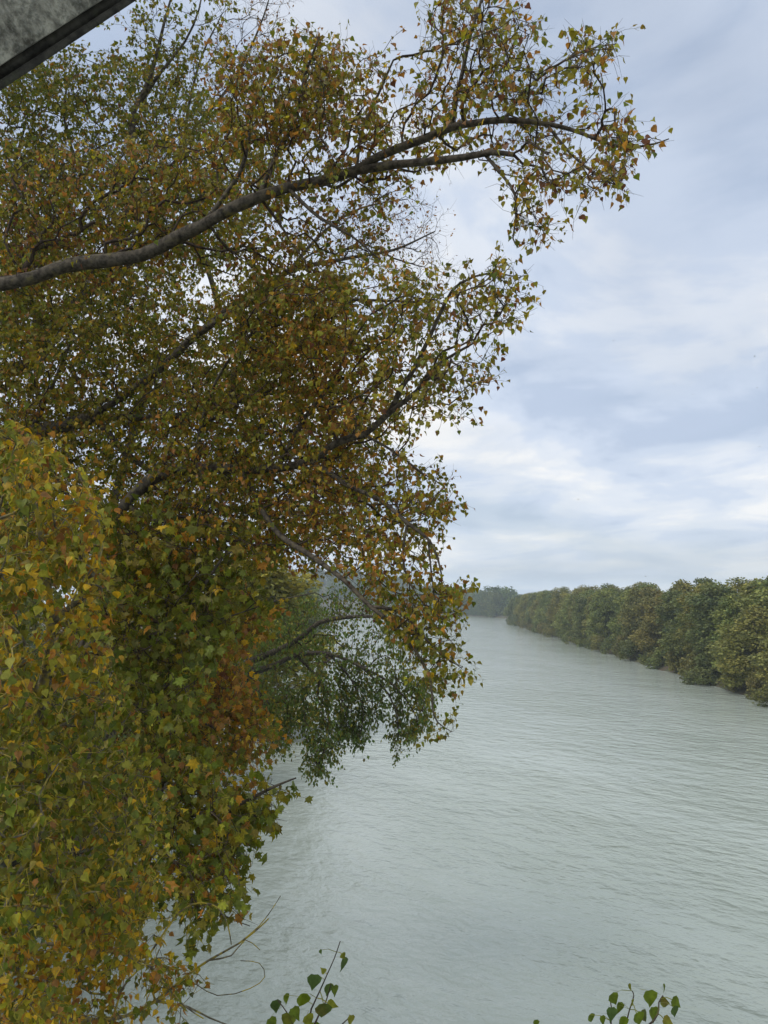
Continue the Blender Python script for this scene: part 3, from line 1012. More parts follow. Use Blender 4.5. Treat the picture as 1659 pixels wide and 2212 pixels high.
fz = lambda p: np.where((p[:, 2] > 10 + p[:, 1] * 0.72), 0.65, 1.0)
dress(t3, sk, tw, [(DG, 0.10), (OL, 0.26), (GR, 0.40), (YG, 0.12), (YE, 0.04), (OR, 0.03), (BR, 0.05)], 0.060, 12.5, 'poplar', True, 300, (0.14, 0.32), 2)

b4 = (-10.8, 11.2, 1.0)
t4 = tree_root("poplar_tree", b4, "dense yellow-brown poplar behind the big limb, filling the middle of the crown", group="poplars leaning over the left bank")
limbs = [
    np.column_stack((np.array([b4, (-9.9, 11.0, 4.5), (-8.2, 10.8, 8.2), at(-60, 1020, 10.4), at(200, 900, 10.2)]), (0.20, 0.18, 0.15, 0.12, 0.10))),
    limb([(200, 900, 10.2), (330, 810, 10.0), (430, 720, 9.8), (531, 659, 9.6), (570, 645, 9.5), (611, 639, 9.4), (660, 646, 9.3), (755, 647, 9.1), (830, 650, 9.0), (931, 653, 8.9)], 0.055, 0.012),
    limb([(430, 720, 9.8), (500, 660, 9.9), (571, 617, 9.9), (640, 570, 10.0), (720, 520, 10.0)], 0.04, 0.010),
    limb([(200, 900, 10.2), (360, 900, 10.0), (520, 860, 9.8), (660, 840, 9.6), (780, 850, 9.4)], 0.05, 0.010),
    limb([(200, 900, 10.2), (300, 1000, 10.0), (440, 1080, 9.8), (600, 1120, 9.6), (720, 1150, 9.5)], 0.05, 0.010),
    limb([(60, 950, 10.3), (120, 820, 10.4), (160, 720, 10.4)], 0.04, 0.012),
    limb([(60, 950, 10.3), (140, 1060, 10.0), (200, 1180, 9.8), (240, 1260, 9.6)], 0.04, 0.012),
]
at4 = cloud([
    ([(-60, 720), (300, 650), (600, 590), (700, 620), (760, 690), (860, 760), (890, 860), (820, 1000), (790, 1180), (300, 1260), (-60, 1260)], 2600, (10.4, 1.1), 44),
    ([(690, 600), (840, 560), (960, 600), (960, 680), (860, 720), (760, 690)], 90, (9.2, 0.4), 34),
    ([(-60, 560), (300, 540), (480, 620), (480, 900), (260, 1050), (-60, 1050)], 900, (11.0, 0.9), 50),
])
sk = grow(limbs, at4, step=0.18, bf=0.2)
tw = build_wood(sk, t4, BARK, TWIG, ["trunk"] + ["branch"] * 6)
dress(t4, sk, tw, [(DG, 0.14), (GR, 0.24), (OL, 0.28), (YG, 0.10), (YE, 0.08), (OR, 0.08), (BR, 0.08)], 0.056, 12.5, 'poplar', True, 300, (0.14, 0.30), 2)

# --- sparse, half bare tree behind: fine reddish twigs
b5 = (-10.6, 17.5, 1.0)
t5 = tree_root("poplar_tree", b5, "half bare poplar with fine reddish twigs and few tiny leaves against the sky", group="poplars leaning over the left bank")
limbs = [
    np.column_stack((np.array([b5, (-9.6, 17.0, 5), (-7.0, 16.4, 9.0), at(330, 800, 15.5)]), (0.18, 0.16, 0.12, 0.09))),
    limb([(330, 800, 15.5), (480, 680, 15.3), (620, 590, 15.0), (740, 560, 15.0), (850, 540, 14.8), (940, 500, 14.6)], 0.075, 0.012),
    limb([(620, 590, 15.0), (700, 500, 15.0), (780, 450, 15.0), (880, 430, 14.8)], 0.04, 0.010),
    limb([(480, 680, 15.3), (420, 480, 15.5), (400, 300, 15.5), (430, 140, 15.5), (480, 30, 15.4)], 0.06, 0.010),
    limb([(400, 300, 15.5), (500, 180, 15.4), (560, 60, 15.3), (590, -30, 15.2)], 0.04, 0.009),
]
at5 = cloud([
    ([(600, 520), (690, 440), (860, 400), (950, 420), (970, 470), (960, 560), (1010, 600), (850, 640), (720, 600)], 330, (15.0, 0.6), 30),
    ([(360, 250), (420, 80), (480, -40), (650, -40), (610, 80), (560, 250)], 200, (15.4, 0.5), 34),
])
sk = grow(limbs, at5, step=0.2, bf=0.3, r0=0.0032)
tw = build_wood(sk, t5, BARK, TWIG, ["trunk"] + ["branch"] * 4)
dress(t5, sk, tw, [(OL, 0.2), (BR, 0.45), (RB, 0.25), (OR, 0.1)], 0.062, 2.2, 'simple', False, 0, (0.2, 0.5), 2)

# --- near yellow-green poplar at the left edge, closest to the camera
dT6 = lambda x, y: np.interp(x, (-40, 150, 450), (3.2, 3.7, 4.3)) + rng.normal(0, 0.28, len(x)).clip(-0.55, 0.55)
b6 = (-4.6, 3.6, 0.8)
t6 = tree_root("poplar_tree", b6, "nearest poplar at the left edge, with large yellow leaves and lichen crusted twigs", group="poplars leaning over the left bank", lichen=True)
limbs = [
    np.column_stack((np.array([b6, (-4.3, 3.6, 4.0), (-3.6, 3.6, 6.6), at(-260, 2330, 3.9), at(-130, 2100, 3.8)]), (0.12, 0.11, 0.09, 0.06, 0.055))),
    limb([(-130, 2100, 3.8), (-40, 1900, 3.8), (40, 1700, 3.8), (90, 1500, 3.7), (110, 1350, 3.6), (95, 1200, 3.5), (70, 1050, 3.5), (60, 960, 3.5)], 0.034, 0.004),
    limb([(-130, 2100, 3.8), (0, 2140, 3.9), (120, 2190, 4.0), (240, 2202, 4.1), (336, 2162, 4.1), (400, 2110, 4.1), (452, 2074, 4.1), (516, 2038, 4.1), (560, 2004, 4.1), (580, 1984, 4.1)], 0.011, 0.0035),
    limb([(40, 1700, 3.8), (130, 1640, 3.8), (200, 1560, 3.9), (240, 1480, 4.0)], 0.016, 0.004),
    limb([(0, 1820, 3.8), (100, 1800, 3.9), (210, 1780, 4.0), (320, 1740, 4.1)], 0.016, 0.004),
    limb([(0, 2140, 3.9), (90, 2040, 3.9), (180, 2050, 3.9), (256, 2058, 4.0), (312, 2078, 4.0), (340, 2106, 4.0), (396, 2170, 4.0), (440, 2200, 4.0)], 0.008, 0.003),
    limb([(336, 2162, 4.1), (404, 2174, 4.1), (452, 2198, 4.1), (520, 2225, 4.1)], 0.007, 0.003),
    limb([(312, 2078, 4.0), (388, 1970, 4.1), (436, 1950, 4.1), (472, 1962, 4.1), (492, 1998, 4.1), (500, 2040, 4.1)], 0.006, 0.003),
    limb([(452, 2074, 4.1), (500, 2064, 4.15), (530, 2030, 4.2), (562, 2052, 4.2)], 0.005, 0.002),
    limb([(400, 2110, 4.1), (470, 2150, 4.2), (540, 2135, 4.25), (572, 2110, 4.25), (560, 2080, 4.25), (520, 2075, 4.2)], 0.003, 0.0015),
    limb([(110, 1350, 3.6), (180, 1280, 3.6), (220, 1180, 3.7), (200, 1080, 3.7)], 0.012, 0.004),
    limb([(90, 1500, 3.7), (20, 1400, 3.4), (-10, 1250, 3.3), (0, 1100, 3.3)], 0.012, 0.004),
    limb([(90, 1500, 3.7), (60, 1590, 3.5), (52, 1638, 3.45), (72, 1690, 3.4)], 0.007, 0.003),
    limb([(40, 1700, 3.8), (60, 1766, 3.6), (70, 1820, 3.5), (80, 1870, 3.5)], 0.008, 0.003),
    limb([(120, 2190, 4.0), (190, 2100, 4.0), (250, 1980, 4.1), (330, 1900, 4.2)], 0.012, 0.004),
    limb([(516, 2038, 4.1), (560, 2000, 4.15), (590, 1960, 4.2), (606, 1935, 4.2)], 0.004, 0.0018),
]
at6 = cloud([
    ([(-50, 900), (60, 930), (120, 960), (180, 1010), (215, 1080), (225, 1200), (215, 1330), (270, 1480), (240, 1620), (-50, 1700)], 500, dT6, 17),
    ([(-50, 1600), (240, 1600), (320, 1650), (360, 1750), (330, 1880), (390, 1960), (370, 2050), (440, 2100), (380, 2240), (-50, 2240)], 680, dT6, 18),
])
sk = grow(limbs, at6, step=0.08, bf=0.2)
tw = build_wood(sk, t6, BARK_LICHEN, BARK_LICHEN, ["trunk"] + ["branch"] * 15)
dress(t6, sk, tw, [(BR, 0.05), (OR, 0.07), (YE, 0.14), (YG, 0.20), (GR, 0.32), (OL, 0.10), (DG, 0.12)], 0.039, 8.0, thin=lambda x, y: np.interp(x, (0, 160, 300, 480), (1.0, 0.95, 0.72, 0.6)), lean=lambda p: np.interp(p[:, 2], (7.8, 8.3, 8.8, 9.3, 9.8), (-0.08, -0.04, 0.10, -0.04, -0.30)), spread_noise=0.28, tw_len=(0.06, 0.18))

# --- plane tree with star shaped leaves, behind and below
dT7 = lambda x, y: np.interp(y, (1100, 1500, 2050), (7.6, 7.0, 6.3)) + rng.normal(0, 0.45, len(x)).clip(-0.9, 0.9)
b7 = (-6.6, 8.0, 0.9)
t7 = tree_root("plane_tree", b7, "green plane tree with star shaped leaves, its lowest bough drooping over the water")
limbs = [
    np.column_stack((np.array([b7, (-6.3, 8.0, 3.5), (-5.6, 7.8, 5.6), at(-20, 1760, 7.6), at(80, 1560, 7.6)]), (0.16, 0.14, 0.12, 0.10, 0.085))),
    limb([(80, 1560, 7.6), (160, 1440, 7.5), (215, 1375, 7.4), (300, 1380, 7.2), (380, 1350, 7.1), (430, 1280, 7.0), (490, 1190, 6.9)], 0.05, 0.010),
    limb([(380, 1350, 7.1), (440, 1345, 7.0), (500, 1330, 6.9), (560, 1310, 6.8)], 0.014, 0.005),
    limb([(-20, 1760, 7.6), (150, 1740, 7.2), (300, 1740, 6.9), (420, 1760, 6.7), (510, 1740, 6.6), (590, 1700, 6.5), (640, 1680, 6.5)], 0.045, 0.006),
    limb([(300, 1740, 6.9), (350, 1830, 6.7), (400, 1900, 6.5), (470, 1970, 6.4), (540, 2000, 6.4)], 0.016, 0.004),
    limb([(80, 1560, 7.6), (200, 1560, 7.3), (320, 1540, 7.1), (400, 1600, 6.9)], 0.03, 0.006),
    limb([(420, 1760, 6.7), (480, 1820, 6.6), (510, 1880, 6.5)], 0.010, 0.004),
    limb([(160, 1440, 7.5), (220, 1280, 7.6), (300, 1180, 7.6), (380, 1130, 7.6)], 0.03, 0.007),
]
at7 = cloud([
    ([(190, 1080), (560, 1160), (560, 1300), (450, 1400), (420, 1560), (300, 1600), (200, 1400)], 620, dT7),
    ([(380, 1560), (440, 1640), (520, 1700), (590, 1640), (622, 1690), (605, 1740), (550, 1790), (530, 1850), (500, 1910), (510, 1990), (440, 2040), (360, 1900), (340, 1720), (280, 1620)], 330, dT7, 28),
    ([(100, 1600), (300, 1640), (340, 1900), (240, 2050), (60, 2000)], 240, dT7),
])
sk = grow(limbs, at7, step=0.12, bf=0.2, droop=-0.03)
tw = build_wood(sk, t7, BARK, TWIG, ["trunk"] + ["branch"] * 7)
dress(t7, sk, tw, [(DG, 0.14), (GR, 0.44), (OL, 0.16), (YG, 0.12), (YE, 0.05), (OR, 0.07), (BR, 0.03)], 0.082, 6.5, 'plane', True, 300, (0.16, 0.34), 2, 0.75)

# --- orange maple beyond it
b8 = (-11.6, 16.0, 0.9)
t8 = tree_root("maple_tree", b8, "small maple with orange-brown leaves above the dark water, behind the plane tree")
limbs = [
    np.column_stack((np.array([b8, (-10.6, 15.8, 3.0), (-8.6, 15.4, 5.0), at(300, 1500, 14.5)]), (0.12, 0.11, 0.09, 0.07))),
    limb([(300, 1500, 14.5), (400, 1440, 14.2), (480, 1390, 14.0), (560, 1340, 13.8)], 0.05, 0.010),
    limb([(300, 1500, 14.5), (400, 1540, 14.0), (480, 1580, 13.6), (560, 1600, 13.4)], 0.04, 0.008),
    limb([(300, 1500, 14.5), (360, 1580, 14.0), (420, 1650, 13.6)], 0.03, 0.008),
]
at8 = cloud([
    ([(470, 1310), (600, 1300), (590, 1350), (500, 1410), (545, 1500), (600, 1590), (575, 1630), (500, 1640), (420, 1700), (360, 1660), (410, 1450)], 700, (13.8, 0.7), 30),
])
sk = grow(limbs, at8, step=0.2, bf=0.2)
tw = build_wood(sk, t8, BARK, TWIG, ["trunk"] + ["branch"] * 3)
dress(t8, sk, tw, [(GR, 0.22), (OL, 0.28), (YE, 0.10), (OR, 0.16), (BR, 0.20), (RB, 0.04)], 0.11, 6.0, 'plane', False, 0, (0.2, 0.4), 2, 0.7)

# --- dark green alder drooping over the river
b9 = (-11.8, 24.5, 0.9)
t9 = tree_root("alder_tree", b9, "dark green small leaved tree with boughs drooping in curtains over the open water")
limbs = [
    np.column_stack((np.array([b9, (-10.8, 24.2, 3.2), (-8.8, 23.6, 5.6), at(330, 1480, 22.8)]), (0.22, 0.20, 0.17, 0.14))),
    limb([(330, 1480, 22.8), (480, 1450, 22.2), (560, 1420, 21.8), (640, 1385, 21.4), (690, 1345, 21.2), (760, 1332, 21.0), (830, 1335, 20.8), (900, 1360, 20.6)], 0.13, 0.02),
    limb([(480, 1450, 22.2), (570, 1445, 21.8), (640, 1415, 21.4), (710, 1412, 21.0), (780, 1440, 20.8), (850, 1480, 20.6), (890, 1530, 20.6)], 0.09, 0.015),
    limb([(640, 1415, 21.4), (690, 1470, 21.2), (710, 1540, 21.0), (700, 1620, 21.0), (690, 1665, 21.0)], 0.035, 0.008),
    limb([(710, 1412, 21.0), (760, 1470, 21.0), (785, 1540, 20.8), (775, 1595, 20.8)], 0.03, 0.008),
    limb([(780, 1440, 20.8), (840, 1500, 20.6), (860, 1560, 20.6), (858, 1600, 20.6)], 0.03, 0.008),
    limb([(480, 1450, 22.2), (560, 1500, 21.8), (600, 1560, 21.6), (610, 1600, 21.6)], 0.04, 0.008),
    limb([(330, 1480, 22.8), (450, 1380, 23.0), (560, 1310, 22.8), (680, 1280, 22.4)], 0.06, 0.012),
]
at9 = cloud([
    ([(470, 1400), (560, 1330), (650, 1300), (720, 1345), (800, 1325), (890, 1335), (915, 1400), (910, 1450), (820, 1460), (700, 1440), (660, 1490), (560, 1520), (480, 1500)], 330, (21.6, 0.9), 22),
    ([(640, 1300), (760, 1260), (900, 1310), (890, 1345), (760, 1330), (690, 1340)], 90, (21.8, 0.7), 22),
])
SPRAYS = [[(690, 1440), (700, 1540), (690, 1668)], [(735, 1440), (735, 1530), (718, 1630)], [(775, 1450), (785, 1540), (772, 1605)], [(820, 1460), (815, 1510), (808, 1550)], [(850, 1450), (862, 1530), (858, 1612)],
          [(890, 1460), (905, 1530), (885, 1590)], [(655, 1480), (662, 1520), (655, 1560)], [(620, 1490), (618, 1550), (600, 1612)], [(570, 1500), (585, 1550), (590, 1590)], [(665, 1600), (675, 1630), (680, 1655)], [(910, 1470), (921, 1520), (915, 1555)], [(745, 1500), (755, 1560), (750, 1590)]]
extra = []
for sp in SPRAYS:
    q = catmull(np.array([(x, y, 0) for x, y in sp], float), 9.0)[:, :2]
    q = np.repeat(q, 4, 0) + rng.normal(0, 1, (len(q) * 4, 2)) * np.array((7.5, 7))
    extra.append(at_many(q[:, 0], q[:, 1], rng.normal(20.9, 0.5) + rng.normal(0, 0.15, len(q))))
at9 = np.vstack([at9] + extra)
sk = grow(limbs, at9, step=0.3, bf=0.12, droop=0.06, r0=0.004)
tw = build_wood(sk, t9, BARK, TWIG, ["trunk"] + ["branch"] * 7)
dress(t9, sk, tw, [((0.095, 0.155, 0.040), 0.35), ((0.150, 0.215, 0.048), 0.45), (OL, 0.20)], 0.105, 13.0, 'simple', False, 0, (0.25, 0.55), 3, 0.8)


# ------------------------------------------------------------------ fuller trees built from leaf clumps (bank trees)
def clump_crown(height, radius, n_leaf, size, low=0.06, shape='round', n_cl=34, pal=((GR, 1),), seed=0, hue=0.2):
    """crown verts around the origin, clump centres"""
    r_ = np.random.default_rng(seed)
    cents, rads = [], []
    for i in range(n_cl):
        t = (i + 0.5) / n_cl
        zf = low + (1 - low) * t ** 0.85
        if shape == 'round':
            env = math.sin(math.pi * min(1, (0.18 + 0.82 * zf))) ** 0.6 if zf > 0.1 else 0.75
            env = max(env, 0.25)
        elif shape == 'tall':
            env = max(0.12, 1 - (abs(zf - 0.40) / 0.66) ** 3.2) ** 0.7
        else:
            env = 0.95 - 0.5 * zf
        a = i * 2.4 + r_.uniform(-0.5, 0.5)
        rr = radius * env * r_.uniform(0.30, 0.95)
        cents.append((rr * math.cos(a), rr * math.sin(a), height * zf * 0.93))
        rads.append(radius * r_.uniform(0.22, 0.50) * (0.6 + 0.4 * env))
    cents = np.array(cents); rads = np.array(rads)
    w_ = rads ** 2; w_ = w_ / w_.sum()
    ci = r_.choice(n_cl, n_leaf, p=w_)
    d = r_.normal(0, 1, (n_leaf, 3)); d = d / np.linalg.norm(d, axis=1, keepdims=True)
    rad = rads[ci] * r_.uniform(0.0, 1.0, n_leaf) ** 0.30
    lump = 1 + 0.35 * np.array([mnoise.noise(Vector(v * 2.6 + seed)) for v in d + cents[ci]])
    P = cents[ci] + d * (rad * lump)[:, None] * np.array((1, 1, 0.85))
    P[:, 2] = np.maximum(P[:, 2], 0.05)
    ax = norm(d * 0.4 + r_.normal(0, 0.6, (n_leaf, 3)) + np.array((0, 0, -0.25)))
    nr = norm(d * 0.7 + r_.normal(0, 0.55, (n_leaf, 3)) + np.array((0, 0, 0.4)))
    sz = size * r_.uniform(0.55, 1.35, n_leaf)
    cols = np.array([p[0] for p in pal]); wts = np.array([p[1] for p in pal], float); wts /= wts.sum()
    cc = r_.choice(len(pal), n_cl, p=wts)
    lc = np.where(r_.uniform(0, 1, n_leaf) < 0.65, cc[ci], r_.choice(len(pal), n_leaf, p=wts))
    T = cols[lc] * r_.uniform(0.7, 1.3, (n_leaf, 1))
    return P, ax, nr, sz, T, cents, rads


def crown_mesh(name, P, ax, nr, sz, T, blade='quad'):
    bv, bf_ = BL[blade]
    x, y, z = frames(ax, nr)
    n = len(P)
    V = P[:, None] + sz[:, None, None] * (bv[None, :, 0:1] * x[:, None] + bv[None, :, 1:2] * y[:, None] + bv[None, :, 2:3] * z[:, None])
    F = (bf_[None] + (np.arange(n) * len(bv))[:, None, None]).reshape(-1, 3)
    return make_mesh(name, V.reshape(-1, 3), F, LEAF_FAR, np.repeat(T, len(bv), 0))


def trunk_mesh(name, height, cents, r_base, seed):
    r_ = np.random.default_rng(seed)
    tb = Tubes()
    zs = np.linspace(-0.4, height * 0.86, 9)
    lean = r_.normal(0, 0.02 * height, 2)
    pts = np.stack((lean[0] * (zs / height) ** 2 + r_.normal(0, 0.012 * height, 9) * (zs > 0), lean[1] * (zs / height) ** 2 + r_.normal(0, 0.012 * height, 9) * (zs > 0), zs), -1)
    tb.add(pts, np.interp(zs, (-0.4, height * 0.86), (r_base, r_base * 0.15)), 7)
    for c in cents[::2]:
        z0 = max(0.3, c[2] - 0.55 * np.linalg.norm(c[:2]) - 0.05 * height)
        z0 = min(z0, height * 0.8)
        p0 = np.array((np.interp(z0, zs, pts[:, 0]), np.interp(z0, zs, pts[:, 1]), z0))
        t = np.linspace(0, 1, 5)[:, None]
        q = p0 + (c - p0) * t + np.array((0, 0, -0.06 * height)) * np.sin(np.pi * t) * 0.5
        tb.add(q, np.linspace(r_base * 0.34, r_base * 0.07, 5), 4)
    return make_mesh(name, np.vstack(tb.v), np.vstack(tb.q), BARK_FAR, smooth=True)


def place_tree(kind_name, proto, loc, rz, sc, tint, label, cat="tree", group=None):
    crown_me, trunk_me = proto
    r = empty(kind_name, loc)
    r.rotation_euler = (0, 0, rz)
    r.scale = sc
    tag(r, label, cat, group)
    t = bpy.data.objects.new("trunk", trunk_me); t.parent = r; C.objects.link(t)
    c = bpy.data.objects.new("crown", crown_me); c.parent = r; c.color = (*tint, 1); C.objects.link(c)
    return r


WHITE = ((1.0, 1.0, 1.0),)
WPAL = (((0.150, 0.168, 0.048), 0.45), ((0.200, 0.200, 0.056), 0.35), ((0.110, 0.138, 0.046), 0.2))


def proto(height, radius, n, size, shape, seed, n_cl=34, low=0.05):
    P, ax, nr, sz, T, cents, rads = clump_crown(height, radius, n, size, low, shape, n_cl, WPAL, seed)
    return crown_mesh("crown", P, ax, nr, sz, T), trunk_mesh("trunk", height, cents, 0.016 * height, seed)


near_protos = [proto(12.5, (2.3, 3.1, 2.6, 3.3, 2.2, 2.9)[i], 12500, 0.27, s, 11 + i, 44) for i, s in enumerate(('tall', 'tall', 'tall', 'round', 'tall', 'tall'))]
far_protos = [proto(13.0, 4.2, 2600, 0.55, s, 31 + i, 30) for i, s in enumerate(('round', 'tall', 'round', 'tall'))]

# the near poplars carry on above the frame: leaders and upper crowns that shade the water along the left bank
for root, hx, hy, z0, hgt, rad, sd_ in ((t4, -11.0, 11.2, 24.0, 8.0, 4.8, 203), (t2, -12.0, 8.0, 17.0, 10.0, 4.5, 204)):
    P, ax, nr, sz, T, cents, rads = clump_crown(hgt, rad, 5200, 0.30, 0.1, 'round', 34, WPAL, sd_)
    cme = crown_mesh("crown", P, ax, nr, sz, T)
    o = bpy.data.objects.new("crown", cme)
    o.parent = root
    o.location = Vector((hx, hy, z0)) - root.location
    o['kind'] = 'stuff'
    C.objects.link(o)
    tb = Tubes()
    b0 = np.array(root.location) + np.array((-0.1, 0, 2.5))
    q = catmull(np.array([b0, (b0[0] - 0.4, b0[1], 7.0), (hx - 0.2, hy, 12.0), (hx, hy, z0 + hgt * 0.8)]), 0.5)
    tb.add(q, np.linspace(0.16, 0.03, len(q)), 8)
    tb.build("leader", BARK, root)

# right bank: the row of trees along the water
ONES = ["", "first", "second", "third", "fourth", "fifth", "sixth", "seventh", "eighth", "ninth", "tenth", "eleventh", "twelfth", "thirteenth", "fourteenth", "fifteenth",
        "sixteenth", "seventeenth", "eighteenth", "nineteenth"]
ORD = ONES[1:] + [t + ("ieth" if o == 0 else "y-" + ONES[o]) for t in ("twent", "thirt", "fort", "fift", "sixt") for o in range(10)]
LOOKS = [("dark green", (0.85, 0.95, 0.95)), ("olive", (1.12, 1.03, 0.85)), ("russet tinged", (1.12, 0.97, 0.88)), ("pale yellow-green", (1.30, 1.22, 0.92)), ("mid green", (1.05, 1.15, 0.95))]
ry = lambda y: np.interp(y, (-20, 30, 77, 114, 213, 345, 360), (40, 37, 38.5, 41.5, 49, 58, 64))
R = np.random.default_rng(5)
y = 70.0
k = 0
while y < 356:
    h = R.uniform(0.82, 1.0) * (1.04 if 82 < y < 170 else (0.80 if y < 82 else 1.08))
    look = LOOKS[int(R.choice(5, p=(0.26, 0.28, 0.16, 0.08, 0.22)))] if y > 90 else LOOKS[(4, 1, 3)[k % 3]]
    x = ry(y) + R.uniform(1.0, 3.4)
    place_tree("bank_tree", near_protos[int(R.integers(6))], (x, y, 0.35), R.uniform(0, 6.28), (R.uniform(1.0, 1.35), R.uniform(1.1, 1.5), h), np.array(look[1]) * R.uniform(0.85, 1.15),
               f"{look[0]} tree at the water's edge, {ORD[k]} along the right bank from the frame edge", group="front row of trees on the right bank")
    k += 1
    y += R.uniform(4.0, 6.2) * (1 + y / 400)
y = 74.0
k = 0
while y < 356:
    look = LOOKS[int(R.choice(5, p=(0.3, 0.3, 0.12, 0.08, 0.2)))]
    place_tree("bank_tree", near_protos[int(R.integers(6))], (ry(y) + R.uniform(7.5, 11), y, 1.0), R.uniform(0, 6.28), (1.35, 1.5, R.uniform(0.93, 1.03) * (1.06 if 82 < y < 170 else (0.80 if y < 82 else 1.10))), np.array(look[1]) * R.uniform(0.85, 1.15),
               f"{look[0]} tree top in the back row, {ORD[k]} on the right bank from frame edge", group="second row of trees on the right bank")
    k += 1
    y += R.uniform(5.0, 7.5) * (1 + y / 360)

# low shrubs at the foot of the right bank
sp_ = [proto(2.6, 1.9, 2600, 0.20, 'round', 61 + i, 16, 0.1) for i in range(3)]
y = 72.0
k = 0
while y < 345 and k < 36:
    look = LOOKS[int(R.choice((0, 1, 2, 4)))]
    place_tree("waterside_shrub", sp_[k % 3], (ry(y) + R.uniform(-0.9, 1.2), y, 0.05), R.uniform(0, 6.28), (R.uniform(0.9, 1.5), R.uniform(1, 1.7), R.uniform(0.7, 1.5)), np.array(look[1]) * 0.9,
               f"{look[0]} low shrub touching the water, {ORD[k]} along the right bank from the frame edge", "shrub", "shrubs at the foot of the right bank")
    k += 1
    y += R.uniform(4.0, 6.5) * (1 + y / 260)

# far bank and hill trees, distance haze tinted blue into their leaf colours
fl = np.array([(-22, 560), (10, 680), (30, 700), (48, 600), (72, 455), (110, 425)], float)
ft = np.concatenate(([0], np.cumsum(np.linalg.norm(np.diff(fl, axis=0), axis=1))))
k = 0
s = ft[-1] - 62.0
while s > 150 and k < 36:
    fx, fy = np.interp(s, ft, fl[:, 0]), np.interp(s, ft, fl[:, 1])
    sc = R.uniform(1.0, 1.4)
    look = LOOKS[int(R.choice((0, 1, 4)))]
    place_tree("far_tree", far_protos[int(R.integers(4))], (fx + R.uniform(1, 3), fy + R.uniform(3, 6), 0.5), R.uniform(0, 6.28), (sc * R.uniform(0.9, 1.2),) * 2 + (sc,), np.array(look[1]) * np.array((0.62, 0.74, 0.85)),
               f"hazy {look[0]} tree on the far bank, {ORD[k]} leftward from where the right bank ends", group="trees on the far bank beyond the bend")
    k += 1
    s -= R.uniform(6.0, 9.5)
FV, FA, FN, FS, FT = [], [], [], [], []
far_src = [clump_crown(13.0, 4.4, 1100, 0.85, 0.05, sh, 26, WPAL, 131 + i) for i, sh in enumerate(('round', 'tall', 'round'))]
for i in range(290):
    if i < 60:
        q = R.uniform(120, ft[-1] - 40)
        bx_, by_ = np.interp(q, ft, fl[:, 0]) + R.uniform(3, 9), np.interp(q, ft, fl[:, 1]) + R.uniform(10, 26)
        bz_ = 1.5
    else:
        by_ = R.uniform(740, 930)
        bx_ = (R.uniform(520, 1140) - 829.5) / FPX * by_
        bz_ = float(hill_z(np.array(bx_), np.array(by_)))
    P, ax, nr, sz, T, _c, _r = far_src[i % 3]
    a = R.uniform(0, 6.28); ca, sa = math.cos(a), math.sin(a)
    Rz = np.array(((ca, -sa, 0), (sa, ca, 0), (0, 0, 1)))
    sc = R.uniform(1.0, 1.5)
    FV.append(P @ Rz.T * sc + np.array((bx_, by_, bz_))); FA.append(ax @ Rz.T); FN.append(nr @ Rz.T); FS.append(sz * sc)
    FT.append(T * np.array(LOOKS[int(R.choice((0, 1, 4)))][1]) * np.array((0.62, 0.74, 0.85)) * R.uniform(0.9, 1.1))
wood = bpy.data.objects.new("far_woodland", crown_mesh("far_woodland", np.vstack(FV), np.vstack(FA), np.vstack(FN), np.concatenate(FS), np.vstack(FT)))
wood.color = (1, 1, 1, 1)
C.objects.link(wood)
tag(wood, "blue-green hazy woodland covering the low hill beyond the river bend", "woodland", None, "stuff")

# wood added on the left bank, mostly out of view, to shade the water
FV, FA, FN, FS, FT = [], [], [], [], []
lw_src = [clump_crown(13.0, 3.6, 5200, 0.34, 0.04, sh, 36, WPAL, 231 + i) for i, sh in enumerate(('tall', 'round', 'tall'))]
tb = Tubes()
for i, (bx_, by_, sc) in enumerate([(-16.5, 10.5, 1.6), (-17.5, 16.5, 1.75), (-18.0, 22.5, 1.7), (-19.5, 28.5, 1.75), (-22.5, 35.0, 1.7), (-24, 43, 1.6), (-27, 51, 1.6), (-24, 19, 1.8), (-26, 29, 1.8), (-31, 60, 1.6), (-22, 12, 1.7)]):
    P, ax, nr, sz, T, _c, _r = lw_src[i % 3]
    a = R.uniform(0, 6.28); ca, sa = math.cos(a), math.sin(a)
    Rz = np.array(((ca, -sa, 0), (sa, ca, 0), (0, 0, 1)))
    FV.append(P @ Rz.T * np.array((sc * 0.9, sc * 0.9, sc)) + np.array((bx_, by_, 1.2))); FA.append(ax @ Rz.T); FN.append(nr @ Rz.T); FS.append(sz)
    FT.append(T * np.array(LOOKS[int(R.choice((0, 1, 4)))][1]) * R.uniform(0.85, 1.1))
    q = np.array([(bx_, by_, z) for z in np.linspace(0.6, 16, 8)]) + R.normal(0, 0.15, (8, 3))
    tb.add(q, np.linspace(0.24, 0.06, 8), 8)
lw = bpy.data.objects.new("bank_woodland", crown_mesh("bank_woodland", np.vstack(FV), np.vstack(FA), np.vstack(FN), np.concatenate(FS), np.vstack(FT)))
lw.color = (1, 1, 1, 1)
C.objects.link(lw)
tag(lw, "green wood added on the left bank, mostly out of view, shading the water", "woodland", None, "stuff")
tb.build("trunks", BARK_FAR, lw, "stuff")

